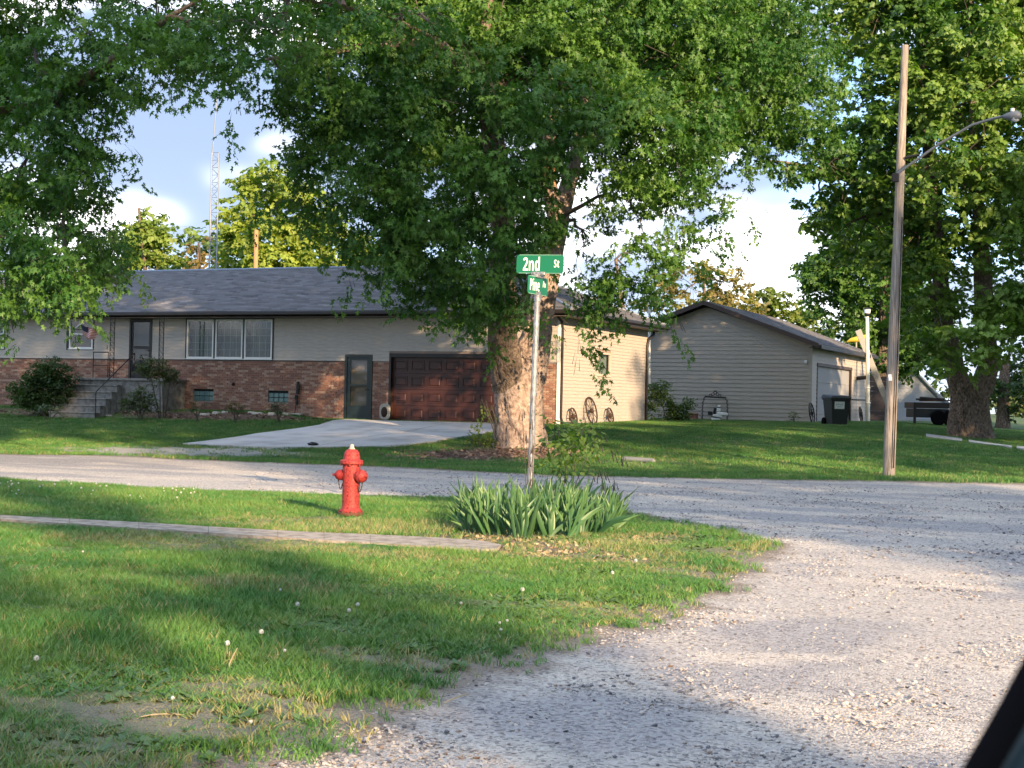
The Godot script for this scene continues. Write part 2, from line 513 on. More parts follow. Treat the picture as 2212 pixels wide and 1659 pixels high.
func survey() -> void:
	var px := [[-260, 1020], [0, 1036], [130, 1044], [250, 1051], [400, 1060], [560, 1066], [750, 1071], [900, 1075], [1000, 1078], [1120, 1082], [1230, 1088], [1310, 1097], [1370, 1112], [1450, 1130], [1540, 1148], [1620, 1164], [1668, 1180], [1680, 1194], [1650, 1208], [1600, 1232], [1568, 1252], [1556, 1278], [1480, 1312], [1390, 1346], [1300, 1372], [1200, 1402], [1100, 1442], [1000, 1478], [900, 1516], [800, 1556], [700, 1600], [600, 1650], [480, 1720]]
	for p in px:
		lawn_edge.append(uv_of(gnd(p[0], p[1])))
	lawn_edge.append(Vector2(-2.6, 3.0))
	lawn_edge.append(Vector2(-2.4, -60.0))
	lawn_edge.append(Vector2(-120.0, -60.0))
	lawn_edge.append(Vector2(-120.0, lawn_edge[0].y - 1.0))
	for p in [[-300, 972], [0, 982], [250, 985], [400, 993], [560, 999], [700, 1004], [850, 1010], [1000, 1018], [1200, 1028], [1500, 1034], [1900, 1040], [2212, 1046], [2450, 1052]]:
		far_edge.append(uv_of(gnd(p[0], p[1])))
	far_edge.sort()
	for p in [[395, 962], [520, 946], [600, 934], [690, 921], [722, 911], [745, 909], [842, 912], [1075, 917], [1150, 918], [1150, 925], [1072, 934], [1000, 946], [940, 957], [860, 966], [700, 969], [560, 969]]:
		drive_poly.append(uv_of(gnd(p[0], p[1])))
	for p in [[-640, 1087], [-300, 1105], [0, 1121], [300, 1138], [600, 1156], [800, 1165], [950, 1172], [1040, 1179], [1084, 1188], [1072, 1199], [1040, 1201], [950, 1195], [800, 1185], [600, 1173], [300, 1153], [0, 1134], [-300, 1117], [-640, 1098]]:
		walk_poly.append(uv_of(gnd(p[0], p[1])))
	# places where the ground is another matter: trodden dirt, bark mulch, dry straw, crushed stone
	var dirt := Color(0.30, 0.255, 0.21)
	var mulch := Color(0.13, 0.085, 0.062)
	var straw := Color(0.30, 0.255, 0.15)
	for p in [[1060, 1455, 0.9, 0.25, dirt, 0.65], [340, 1560, 0.8, 0.3, dirt, 0.7], [520, 1495, 0.4, 0.16, dirt, 0.6], [160, 1650, 0.7, 0.3, dirt, 0.45], [760, 1550, 0.7, 0.25, dirt, 0.7], [1440, 1335, 1.0, 0.3, dirt, 0.5],
			[1600, 1250, 0.9, 0.4, dirt, 0.6], [1640, 1200, 0.5, 0.8, dirt, 0.5], [1160, 1190, 1.0, 0.8, Color(0.20, 0.15, 0.105), 0.95], [1250, 1205, 0.9, 0.6, Color(0.24, 0.18, 0.12), 0.8], [1050, 1168, 0.9, 0.9, Color(0.14, 0.10, 0.075), 0.9], [1380, 1175, 0.4, 0.8, Color(0.18, 0.13, 0.10), 0.8],
			[760, 1145, 1.6, 0.8, straw, 0.55], [880, 1150, 1.4, 0.7, straw, 0.5], [360, 1180, 1.4, 0.5, dirt, 0.45], [500, 1170, 1.2, 0.4, dirt, 0.5], [640, 1195, 1.6, 0.5, dirt, 0.4], [560, 1275, 0.7, 0.4, dirt, 0.45],
			[1010, 985, 1.9, 1.8, mulch, 1.0], [1120, 978, 1.6, 1.6, mulch, 1.0], [1180, 985, 0.9, 1.2, mulch, 0.9], [1350, 1000, 1.2, 0.8, Color(0.2, 0.15, 0.11), 0.6],
			[450, 900, 3.4, 0.7, mulch, 1.0], [610, 903, 2.0, 0.7, mulch, 1.0], [330, 893, 1.8, 0.6, mulch, 0.9], [60, 890, 2.5, 0.5, mulch, 0.8],
			[330, 976, 3.0, 1.6, Color(0.46, 0.445, 0.41), 0.95], [450, 976, 2.6, 1.7, Color(0.46, 0.445, 0.41), 0.95], [560, 980, 2.2, 1.0, Color(0.36, 0.335, 0.29), 0.75], [1450, 1000, 1.2, 0.8, Color(0.22, 0.2, 0.14), 0.4], [1600, 960, 2.5, 1.4, Color(0.2, 0.22, 0.09), 0.4], [1500, 1010, 2.2, 1.0, Color(0.22, 0.22, 0.10), 0.4]]:
		var g := gnd(p[0], p[1])
		patches.append([uv_of(g), p[2], p[3], p[4], p[5]])

func bareness(u: float, v: float) -> Array:   # [strength, colour]
	var s := 0.0
	var c := Color(0.2, 0.16, 0.12)
	for p in patches:
		var dx: float = (u - p[0].x) / p[1]
		var dv: float = (v - p[0].y) / p[2]
		var r := dx * dx + dv * dv
		if r < 2.6:
			var w: float = p[4] * smoothstep(1.5, 0.5, sqrt(r) + 0.45 * nz.get_noise_2d(u * 60.0, v * 60.0) + 0.3 * nz.get_noise_2d(u * 240.0, v * 240.0))
			if w > s:
				s = w
				c = p[3]
	return [s, c]

func make_ground() -> void:
	var us := widening(-15.0, -3500.0, 0.3, 1.045)
	us.reverse()
	us.pop_back()
	us += steps(-15.0, 3.2, 0.095)
	us += widening(3.2, 3500.0, 0.25, 1.06)
	var vs := widening(3.6, -3500.0, 0.3, 1.09)
	vs.reverse()
	vs.pop_back()
	vs += steps(3.6, 21.0, 0.095)
	vs += steps(21.0, 47.0, 0.2)
	vs += widening(47.0, 3500.0, 0.4, 1.07)
	var nu := us.size()
	var nv := vs.size()
	var pos := PackedVector3Array()
	var nor := PackedVector3Array()
	var col := PackedColorArray()
	pos.resize(nu * nv)
	nor.resize(nu * nv)
	col.resize(nu * nv)
	var sd := PackedFloat32Array()
	sd.resize(nu * nv)
	for j in nv:
		var v: float = vs[j]
		for i in nu:
			var u: float = us[i]
			var k := j * nu + i
			var near := u > -48.0 and u < 12.0 and v > -2.0 and v < 62.0
			var s := 5.0
			if near:
				s = lawn_sd(u, v)
			else:
				s = maxf(v - far_v(u), minf(lawn_edge[0].y - v, -2.6 - u))
			var n1 := nz.get_noise_2d(u * 40.0, v * 40.0)
			var n2 := nz.get_noise_2d(u * 4.0 + 50.0, v * 30.0) if v > 17.0 and u < 3.0 else nz.get_noise_2d(u * 20.0 + 50.0, v * 14.0)
			var n3 := nz.get_noise_2d(u * 170.0, v * 170.0)
			var e := s + 0.28 * n1 + 0.22 * n3
			sd[k] = e
			var y := height(u, v)
			if near:
				y += 0.012 * n1 + (0.02 * n3 if e > 0.0 else 0.010 * n3) + 0.03 * smoothstep(0.0, 0.5, e) * (1.0 if v < 22.0 else 0.0)
			pos[k] = Vector3(u, y, -v)
			var hx := height(u + 0.05, v) - height(u - 0.05, v)
			var hz := height(u, v + 0.05) - height(u, v - 0.05)
			nor[k] = Vector3(-hx * 10.0, 1.0, hz * 10.0).normalized()
			# limestone fines and crushed stone
			var g := Color(0.56, 0.525, 0.48).lerp(Color(0.41, 0.40, 0.40), smoothstep(-0.15, 0.25, n2 + 0.35 * n1))
			g = g.lerp(Color(0.66, 0.605, 0.53), smoothstep(0.1, 0.4, nz.get_noise_2d(u * 14.0 - 90.0, v * 30.0)))
			var l := Color(0.055, 0.125, 0.03).lerp(Color(0.11, 0.15, 0.05), smoothstep(-0.1, 0.4, n1 + 0.5 * n2))
			if near:
				var b := bareness(u, v)
				l = l.lerp(b[1], b[0])
				if v > 25.0 and e < 1.0 and u < -14.0:
					g = g.lerp(b[1], b[0] * 0.5)
			var t := smoothstep(-0.30, 0.55, e)
			var c := g.lerp(Color(0.29, 0.245, 0.20), smoothstep(-0.32, 0.0, e)).lerp(l, smoothstep(0.02, 0.5, e))
			col[k] = c
	var lawn := PackedInt32Array()
	var road := PackedInt32Array()
	for j in nv - 1:
		for i in nu - 1:
			var k := j * nu + i
			var to_lawn := sd[k] + sd[k + 1] + sd[k + nu] + sd[k + nu + 1] > 0.0
			if to_lawn:
				lawn.append_array([k, k + nu, k + 1, k + 1, k + nu, k + nu + 1])
			else:
				road.append_array([k, k + nu, k + 1, k + 1, k + nu, k + nu + 1])
	for it in [["lawn_ground", lawn, "lawn_soil", "mown grass and bare soil of the yards along the gravel street"], ["gravel_road", road, "gravel_ground", "pale gravel street corner with crushed stone"]]:
		var arr := []
		arr.resize(Mesh.ARRAY_MAX)
		arr[Mesh.ARRAY_VERTEX] = pos
		arr[Mesh.ARRAY_NORMAL] = nor
		arr[Mesh.ARRAY_COLOR] = col
		arr[Mesh.ARRAY_INDEX] = it[1]
		var m := ArrayMesh.new()
		m.add_surface_from_arrays(Mesh.PRIMITIVE_TRIANGLES, arr)
		var o := mi(self, it[0], m, M[it[2]])
		tag(o, it[3], "ground", "", "structure")

func make_paving() -> void:
	# the driveway: eight concrete panels cast side by side, joints open between them
	var d := thing("driveway", "pale concrete driveway in front of the brown garage door", "driveway", gnd(850, 935))
	d.set_meta("kind", "structure")
	var lo := Vector2(1e9, 1e9)
	var hi := -lo
	for p in drive_poly:
		lo = lo.min(p)
		hi = hi.max(p)
	var cuts_u := [lo.x - 1.0, lo.x + 4.2, lo.x + 7.8, lo.x + 11.0, lo.x + 14.2, hi.x + 1.0]
	var cuts_v := [lo.y - 1.0, lo.y + 3.3, lo.y + 6.3, hi.y + 1.0]
	for i in cuts_u.size() - 1:
		for j in cuts_v.size() - 1:
			var g := 0.022
			var cell := PackedVector2Array([Vector2(cuts_u[i] + g, cuts_v[j] + g), Vector2(cuts_u[i + 1] - g, cuts_v[j] + g), Vector2(cuts_u[i + 1] - g, cuts_v[j + 1] - g), Vector2(cuts_u[i] + g, cuts_v[j + 1] - g)])
			for piece in Geometry2D.intersect_polygons(cell, drive_poly):
				slab(d, piece, 0.05, "slab", "concrete")
	var w := thing("sidewalk", "narrow concrete sidewalk ending by the iris bed", "sidewalk", gnd(600, 1158))
	w.set_meta("kind", "structure")
	var far := [[-640, 1089], [-300, 1107], [0, 1123], [300, 1139], [600, 1157], [800, 1166], [950, 1173], [1040, 1180], [1082, 1188]]
	var near := [[-640, 1096], [-300, 1115], [0, 1132], [300, 1152], [600, 1172], [800, 1184], [950, 1194], [1040, 1200], [1072, 1198]]
	for k in far.size() - 1:
		var cuts := 3 if k < 2 else 2 if k < 5 else 1
		for c in cuts:
			var t0 := float(c) / cuts
			var t1 := float(c + 1) / cuts
			var q := PackedVector2Array()
			for s in [[far, t0 + 0.0015], [far, t1 - 0.0015], [near, t1 - 0.0015], [near, t0 + 0.0015]]:
				var e: Array = s[0]
				q.append(uv_of(gnd(lerpf(e[k][0], e[k + 1][0], s[1]), lerpf(e[k][1], e[k + 1][1], s[1]))))
			slab(w, q, 0.055, "slab", "old_concrete")
	var far_w := thing("concrete_strip", "pale concrete strip in the lawn before the wide tree trunk", "path", gnd(2120, 955))
	far_w.set_meta("kind", "structure")
	for s in [[2000, 941, 2078, 951, 9], [2092, 954, 2185, 967, 7], [2196, 968, 2290, 980, 7]]:
		var q := PackedVector2Array([uv_of(gnd(s[0], s[1])), uv_of(gnd(s[2], s[3])), uv_of(gnd(s[2], s[3] + s[4] * 0.6)), uv_of(gnd(s[0], s[1] + s[4] * 0.6))])
		slab(far_w, q, 0.06, "slab", "concrete")
	var tie := thing("timber", "weathered pale timber lying in the lawn right of the bush", "timber", gnd(1378, 998))
	var st := mb()
	var a := gnd(1347, 995)
	var b := gnd(1412, 1000)
	a.y += 0.03
	b.y += 0.03
	bar(st, a, b, 0.07, 4)
	part(tie, "beam", st, M.grey_plank)

func slab(parent: Node3D, poly: PackedVector2Array, thick: float, called: String, m: String) -> void:
	if Geometry2D.is_polygon_clockwise(poly):
		poly.reverse()
	var st := mb()
	var fine := PackedVector2Array()
	for i in poly.size():
		var a := poly[i]
		var b := poly[(i + 1) % poly.size()]
		var n := maxi(1, int(a.distance_to(b) / 0.7))
		for k in n:
			fine.append(a.lerp(b, float(k) / n))
	var c := Vector2.ZERO
	for p in fine:
		c += p / fine.size()
	var top := func_top(fine, thick)
	var ct := Vector3(c.x, height(c.x, c.y) + thick, -c.y)
	for i in fine.size():
		var j := (i + 1) % fine.size()
		tri(st, top[j], top[i], ct)
		quad(st, top[i], top[j], top[j] - Vector3(0, 0.15, 0), top[i] - Vector3(0, 0.15, 0))
	part(parent, called, st, M[m])

func func_top(poly: PackedVector2Array, thick: float) -> Array:
	var out := []
	for p in poly:
		out.append(Vector3(p.x, height(p.x, p.y) + thick, -p.y))
	return out

# ---------------------------------------------------------------- grass, stones, small growth
func tuft(blades: int, spread: float, tall: float, wide: float, seed_: int) -> Mesh:
	var r := RandomNumberGenerator.new()
	r.seed = seed_
	var st := mb()
	for i in blades:
		var a := r.randf() * TAU
		var o := Vector3(cos(a), 0, sin(a)) * spread * sqrt(r.randf())
		var lean := Vector3(r.randfn(0, 0.38), 0, r.randfn(0, 0.38))
		var h := tall * r.randf_range(0.55, 1.15)
		var b := r.randf() * TAU
		var w := Vector3(cos(b), 0, sin(b)) * wide * r.randf_range(0.7, 1.2)
		var mid := o + Vector3.UP * h * 0.55 + lean * h * 0.35
		var tip := o + Vector3.UP * h + lean * h * 1.1
		quad(st, o - w, mid - w * 0.8, mid + w * 0.8, o + w)
		tri(st, mid - w * 0.8, tip, mid + w * 0.8)
	st.generate_normals()
	return st.commit()

func rosette(seed_: int, n: int, long: float, wide: float) -> Mesh:
	var r := RandomNumberGenerator.new()
	r.seed = seed_
	var st := mb()
	for i in n:
		var a := TAU * i / n + r.randf_range(-0.4, 0.4)
		var d := Vector3(cos(a), 0, sin(a))
		var s := Vector3(-d.z, 0, d.x) * wide * r.randf_range(0.7, 1.2)
		var l := long * r.randf_range(0.6, 1.1)
		var up := r.randf_range(0.15, 0.8)
		var p0 := Vector3.UP * 0.005
		var p1 := d * l * 0.5 + Vector3.UP * l * 0.5 * up
		var p2 := d * l + Vector3.UP * l * (up * 0.75)
		tri(st, p0, p1 - s, p1 + s)
		tri(st, p1 - s, p2, p1 + s)
	st.generate_normals()
	return st.commit()

func pebble(seed_: int) -> Mesh:
	var r := RandomNumberGenerator.new()
	r.seed = seed_
	var st := mb()
	st.set_smooth_group(-1)
	var rings := []
	for lat in 3:
		var y: float = [-0.25, 0.25, 0.62][lat]
		var rad: float = [0.75, 1.0, 0.55][lat]
		var ring := []
		for k in 6:
			var a := TAU * (k + 0.3 * lat) / 6
			var q := rad * r.randf_range(0.72, 1.12)
			ring.append(Vector3(cos(a) * q, y * r.randf_range(0.8, 1.2), sin(a) * q))
		rings.append(ring)
	for l in 2:
		for k in 6:
			var j := (k + 1) % 6
			quad(st, rings[l][k], rings[l][j], rings[l + 1][j], rings[l + 1][k])
	for k in range(1, 5):
		tri(st, rings[2][0], rings[2][k], rings[2][k + 1])
	st.generate_normals()
	return st.commit()

func grass_tint(u: float, v: float) -> Color:
	var n := nz.get_noise_2d(u * 30.0 + 500.0, v * 30.0)
	var c := Color(0.062, 0.19, 0.034).lerp(Color(0.125, 0.25, 0.048), clampf(0.45 + n * 1.3 + rng.randfn(0, 0.28), 0.0, 1.0))
	if rng.randf() < 0.07:
		c = Color(0.33, 0.30, 0.13)
	return c * rng.randf_range(0.8, 1.2)

func flat_basis(scale: Vector3) -> Basis:
	return Basis(Vector3.UP, rng.randf() * TAU).scaled_local(scale)

func make_grass() -> void:
	var near_t := [[], [], []]
	var near_c := [PackedColorArray(), PackedColorArray(), PackedColorArray()]
	var weeds := []
	var weeds_c := PackedColorArray()
	var n := 0
	while n < 430000:
		n += 1
		var u := rng.randf_range(-27.0, 1.0)
		var v := rng.randf_range(4.6, 22.5)
		if u > -0.05 * v or u < -1.18 * v - 1.2:
			continue
		if v > 13.0 and rng.randf() < (v - 13.0) / 16.0:
			continue
		var s := lawn_sd(u, v)
		if s < -0.25:
			continue
		if sd_poly(Vector2(u, v), walk_poly) > -0.05:
			continue
		var e := s + 0.28 * nz.get_noise_2d(u * 40.0, v * 40.0) + 0.22 * nz.get_noise_2d(u * 170.0, v * 170.0)
		var b := bareness(u, v)
		var keep: float = smoothstep(-0.15, 0.6, e + 0.3 * nz.get_noise_2d(u * 60.0, v * 60.0 + 70.0)) * (1.0 - 0.93 * b[0])
		if rng.randf() > keep:
			continue
		var p := Vector3(u, height(u, v) + 0.012, -v)
		var tall := 0.75 + 0.55 * nz.get_noise_2d(u * 25.0, v * 25.0 + 300.0) + 0.3 * smoothstep(2.5, 0.0, absf(s - 3.0))
		var c := grass_tint(u, v)
		if b[0] > 0.2 and rng.randf() < 0.5:
			c = c.lerp(Color(0.36, 0.30, 0.15), 0.7)
		var k := rng.randi() % 3
		near_t[k].append(Transform3D(flat_basis(Vector3(1, clampf(tall, 0.4, 1.5), 1)), p))
		near_c[k].append(c)
		if s < 3.2 and v < 16.0 and rng.randf() < 0.16 * smoothstep(0.1, 0.6, s) * clampf(0.5 + 1.8 * nz.get_noise_2d(u * 50.0, v * 50.0 + 900.0), 0.0, 1.0) * 3.0:
			weeds.append(Transform3D(flat_basis(Vector3.ONE * rng.randf_range(0.5, 1.3)), p))
			weeds_c.append(Color(0.055, 0.13, 0.035).lerp(Color(0.12, 0.19, 0.06), rng.randf()) * rng.randf_range(0.8, 1.2))
	var g := Node3D.new()
	g.name = "lawn_grass"
	add_child(g)
	tag(g, "short patchy grass of the corner lawn around the hydrant", "grass", "", "stuff")
	for k in 3:
		scatter(g, "grass", tuft(9, 0.045, [0.062, 0.08, 0.052][k], 0.0034, 100 + k), M.grass_blade, near_t[k], near_c[k])
	scatter(g, "weeds", rosette(7, 7, 0.075, 0.018), M.grass_blade, weeds, weeds_c)
	var far_t := [[], []]
	var far_c := [PackedColorArray(), PackedColorArray()]
	n = 0
	while n < 225000:
		n += 1
		var u := rng.randf_range(-54.0, 1.5)
		var v := rng.randf_range(26.0, 62.0)
		if u > -0.08 * v or u < -1.15 * v - 2.0:
			continue
		if v > 42.7 and (u < -17.4 and v < 51.0 or u < -12.9 and u > -21.4 and v > 56.5 and v < 67.1):
			continue
		var s := v - far_v(u) + 0.28 * nz.get_noise_2d(u * 40.0, v * 40.0) + 0.22 * nz.get_noise_2d(u * 170.0, v * 170.0)
		if s < 0.0 or rng.randf() > smoothstep(-0.1, 0.6, s):
			continue
		if sd_poly(Vector2(u, v), drive_poly) > -0.04:
			continue
		var b := bareness(u, v)
		if rng.randf() < b[0] * 1.02:
			continue
		var p := Vector3(u, height(u, v) + 0.0, -v)
		var edge := smoothstep(0.9, 0.1, s)
		var k := rng.randi() % 2
		far_t[k].append(Transform3D(flat_basis(Vector3(1, rng.randf_range(0.7, 1.1) + 0.6 * edge, 1)), p))
		far_c[k].append(grass_tint(u, v) * 0.92)
	var f := Node3D.new()
	f.name = "yard_grass"
	add_child(f)
	tag(f, "smooth mown grass of the sloping yard before the houses", "grass", "", "stuff")
	for k in 2:
		scatter(f, "grass", tuft(14, 0.11, [0.055, 0.07][k], 0.005, 200 + k), M.grass_blade, far_t[k], far_c[k])

func make_stones() -> void:
	var where := [[], [], []]
	var tint := [PackedColorArray(), PackedColorArray(), PackedColorArray()]
	for n in 170000:
		var v := 4.5 + 24.0 * pow(rng.randf(), 1.5)
		var u := rng.randf_range(-0.62 * v - 1.0, -0.02 * v + 0.4)
		var s := lawn_sd(u, v)
		if s > 0.35:
			if s > 3.0 or v > 15.0 or bareness(u, v)[0] < 0.45 + 0.4 * rng.randf():
				continue
		elif s > 0.0 and rng.randf() < 0.6:
			continue
		var heap := nz.get_noise_2d(u * 30.0 - 40.0, v * 17.0) + 0.5 * nz.get_noise_2d(u * 90.0, v * 90.0)
		if rng.randf() > smoothstep(-0.12, 0.5, heap) * 0.85 + 0.13:
			continue
		var size := 0.004 + 0.010 * pow(rng.randf(), 4.0)
		if heap > 0.18 and rng.randf() < 0.14:
			size = 0.007 + 0.009 * rng.randf()
		if v > 15.0:
			size *= 1.35
		var k := rng.randi() % 3
		var b := Basis.from_euler(Vector3(rng.randfn(0, 0.3), rng.randf() * TAU, rng.randfn(0, 0.3))).scaled_local(Vector3(size * rng.randf_range(0.8, 1.5), size * rng.randf_range(0.5, 0.9), size))
		where[k].append(Transform3D(b, Vector3(u, height(u, v) + 0.012 * nz.get_noise_2d(u * 40.0, v * 40.0) + size * 0.18, -v)))
		var c := Color(0.50, 0.46, 0.415).lerp(Color(0.34, 0.33, 0.33), rng.randf())
		var q := rng.randf()
		if q < 0.16: c = Color(0.12, 0.12, 0.135)
		elif q < 0.165: c = Color(0.64, 0.60, 0.54)
		elif q < 0.21: c = Color(0.27, 0.19, 0.14)
		tint[k].append(c * rng.randf_range(0.85, 1.12))
	var g := Node3D.new()
	g.name = "loose_gravel"
	add_child(g)
	tag(g, "loose crushed stones strewn over the gravel corner", "gravel", "", "stuff")
	for k in 3:
		scatter(g, "gravel", pebble(300 + k), M.stone, where[k], tint[k])
	# bark chips round the big trunk and along the house
	var chips := []
	var chips_c := PackedColorArray()
	for q in patches:
		if q[3].is_equal_approx(Color(0.13, 0.085, 0.062)):
			for n in int(140 * q[1] * q[2]):
				var u: float = q[0].x + rng.randfn(0, 0.55) * q[1]
				var v: float = minf(q[0].y + rng.randfn(0, 0.55) * q[2], 42.55)
				if sd_poly(Vector2(u, v), drive_poly) > -0.05: continue
				var s := rng.randf_range(0.015, 0.05)
				chips.append(Transform3D(Basis.from_euler(Vector3(rng.randfn(0, 0.4), rng.randf() * TAU, rng.randfn(0, 0.4))).scaled_local(Vector3(s * 1.8, s * 0.4, s)), Vector3(u, height(u, v) + 0.012, -v)))
				chips_c.append(Color(0.15, 0.09, 0.065).lerp(Color(0.34, 0.25, 0.18), pow(rng.randf(), 2.5)))
	# dead leaves and litter in front of the iris bed
	for n in 900:
		var p := gnd(rng.randf_range(990, 1390), rng.randf_range(1165, 1235))
		var s := rng.randf_range(0.008, 0.026)
		chips.append(Transform3D(Basis.from_euler(Vector3(rng.randfn(0, 0.5), rng.randf() * TAU, rng.randfn(0, 0.5))).scaled_local(Vector3(s * 1.7, s * 0.2, s)), p + Vector3(0, 0.03, 0)))
		chips_c.append(Color(0.34, 0.22, 0.12).lerp(Color(0.52, 0.42, 0.25), rng.randf()))
	var m := scatter(self, "bark_mulch", pebble(311), M.stone, chips, chips_c)
	tag(m, "brown bark chips and dead leaves round the trunk and beds", "mulch", "", "stuff")

# ---------------------------------------------------------------- walls: local x along the wall, y up, z outwards
func front_of(v: float) -> Transform3D:
	return Transform3D(Basis(Vector3(1, 0, 0), Vector3(0, 1, 0), Vector3(0, 0, 1)), Vector3(0, 0, -v))

func end_of(u: float) -> Transform3D:   # faces +x, local x = v
	return Transform3D(Basis(Vector3(0, 0, -1), Vector3(0, 1, 0), Vector3(1, 0, 0)), Vector3(u, 0, 0))

func spans(lo: float, hi: float, y0: float, y1: float, holes: Array) -> Array:   # what is left of [lo, hi] beside the holes that cross this course
	var cuts := [[lo, hi]]
	for h in holes:
		if h[2] < y1 - 0.005 and h[3] > y0 + 0.005:
			var next := []
			for c in cuts:
				if h[1] <= c[0] or h[0] >= c[1]:
					next.append(c)
					continue
				if h[0] - c[0] > 0.01: next.append([c[0], h[0]])
				if c[1] - h[1] > 0.01: next.append([h[1], c[1]])
			cuts = next
	return cuts

func backing(st: SurfaceTool, t: Transform3D, lo: float, hi: float, y0: float, y1: float, holes: Array, z0: float, z1: float) -> void:
	var ys := [y0, y1]
	for h in holes:
		for y in [h[2], h[3]]:
			if y > y0 and y < y1: ys.append(y)
	ys.sort()
	for i in ys.size() - 1:
		if ys[i + 1] - ys[i] < 0.003: continue
		for s in spans(lo, hi, ys[i], ys[i + 1], holes):
			box(st, Vector3(s[0], ys[i], z0), Vector3(s[1], ys[i + 1], z1), t)

func lap(st: SurfaceTool, t: Transform3D, a: float, b: float, a2: float, b2: float, y0: float, y1: float, out := 0.022) -> void:   # one lap board, lower edge proud
	var p0 := t * Vector3(a, y0, out)
	var p1 := t * Vector3(b, y0, out)
	var p2 := t * Vector3(b2, y1, 0.004)
	var p3 := t * Vector3(a2, y1, 0.004)
	var q0 := t * Vector3(a, y0, -0.002)
	var q1 := t * Vector3(b, y0, -0.002)
	quad(st, p0, p3, p2, p1)
	quad(st, q0, p0, p1, q1)
	tri(st, q0, p3, p0)
	tri(st, q1, p1, p2)

func laps(parent: Node3D, t: Transform3D, lo: float, hi: float, y0: float, y1: float, holes: Array, pitch: float, m: Material) -> void:
	var y := y0
	while y < y1 - 0.01:
		var top := minf(y + pitch, y1)
		for s in spans(lo, hi, y, top, holes):
			var st := mb()
			lap(st, t, s[0], s[1], s[0], s[1], y, top)
			part(parent, "siding_board", st, m)
		y = top

func gable_laps(parent: Node3D, t: Transform3D, lo: float, hi: float, y0: float, y1: float, pitch: float, m: Material) -> void:
	var mid := (lo + hi) / 2.0
	var y := y0
	while y < y1 - 0.04:
		var top := minf(y + pitch, y1 - 0.01)
		var k0 := (y - y0) / (y1 - y0)
		var k1 := (top - y0) / (y1 - y0)
		var st := mb()
		lap(st, t, lerpf(lo, mid, k0), lerpf(hi, mid, k0), lerpf(lo, mid, k1), lerpf(hi, mid, k1), y, top)
		part(parent, "siding_board", st, m)
		y = top

func ring(st: SurfaceTool, t: Transform3D, a: float, b: float, y0: float, y1: float, w: float, z0: float, z1: float) -> void:   # a rectangular frame, its members butted
	box(st, Vector3(a, y0, z0), Vector3(a + w, y1, z1), t)
	box(st, Vector3(b - w, y0, z0), Vector3(b, y1, z1), t)
	box(st, Vector3(a + w, y0, z0), Vector3(b - w, y0 + w, z1), t)
	box(st, Vector3(a + w, y1 - w, z0), Vector3(b - w, y1, z1), t)

func room_box(st: SurfaceTool, t: Transform3D, a: float, b: float, y0: float, y1: float, z0: float, z1: float) -> void:   # five sides of a niche, seen from its open front
	var p := []
	for q in [[a, y0, z1], [b, y0, z1], [b, y1, z1], [a, y1, z1], [a, y0, z0], [b, y0, z0], [b, y1, z0], [a, y1, z0]]:
		p.append(t * Vector3(q[0], q[1], q[2]))
	quad(st, p[4], p[7], p[6], p[5])
	quad(st, p[0], p[3], p[7], p[4]); quad(st, p[5], p[6], p[2], p[1])
	quad(st, p[3], p[2], p[6], p[7]); quad(st, p[0], p[4], p[5], p[1])

func window(house: Node3D, t: Transform3D, a: float, b: float, y0: float, y1: float, style: String, frame_m: String) -> void:
	var st := mb()
	ring(st, t, a, b, y0, y1, 0.055, -0.04, 0.03)
	box(st, Vector3(a - 0.03, y0 - 0.03, 0.0), Vector3(b + 0.03, y0 - 0.002, 0.055), t)
	if style == "sash":
		box(st, Vector3(a + 0.055, (y0 + y1) / 2 - 0.025, -0.03), Vector3(b - 0.055, (y0 + y1) / 2 + 0.025, 0.025), t)
	var w := part(house, "window", st, M[frame_m])
	st = mb()
	box(st, Vector3(a + 0.055, y0 + 0.055, -0.006), Vector3(b - 0.055, y1 - 0.055, 0.0), t)
	part(w, "pane", st, M.glass)
	st = mb()
	room_box(st, t, a + 0.002, b - 0.002, y0 + 0.002, y1 - 0.002, -0.5, -0.045)
	part(w, "niche", st, M.interior)
	if style == "grid":
		st = mb()
		var n := 9
		for i in n:   # pleated curtain
			var x0 := lerpf(a + 0.01, b - 0.01, float(i) / n)
			var x1 := lerpf(a + 0.01, b - 0.01, (i + 0.5) / n)
			var x2 := lerpf(a + 0.01, b - 0.01, (i + 1.0) / n)
			quad(st, t * Vector3(x0, y0 + 0.01, -0.3), t * Vector3(x0, y1 - 0.01, -0.3), t * Vector3(x1, y1 - 0.01, -0.24), t * Vector3(x1, y0 + 0.01, -0.24))
			quad(st, t * Vector3(x1, y0 + 0.01, -0.24), t * Vector3(x1, y1 - 0.01, -0.24), t * Vector3(x2, y1 - 0.01, -0.3), t * Vector3(x2, y0 + 0.01, -0.3))
		part(w, "curtain", st, M.curtain)
		for i in range(1, 5):
			st = mb()
			var y := lerpf(y0 + 0.055, y1 - 0.055, i / 5.0)
			box(st, Vector3(a + 0.055, y - 0.006, -0.05), Vector3(b - 0.055, y + 0.006, -0.035), t)
			part(w, "glazing_bar", st, M.blind)
		for i in range(1, 4):
			st = mb()
			var x := lerpf(a + 0.055, b - 0.055, i / 4.0)
			box(st, Vector3(x - 0.007, y0 + 0.055, -0.066), Vector3(x + 0.007, y1 - 0.055, -0.052), t)
			part(w, "glazing_bar", st, M.blind)
	elif style == "blind":
		st = mb()
		box(st, Vector3(a + 0.06, y0 + 0.06, -0.14), Vector3(b - 0.06, y1 - 0.06, -0.12), t)
		part(w, "blind", st, M.blind)

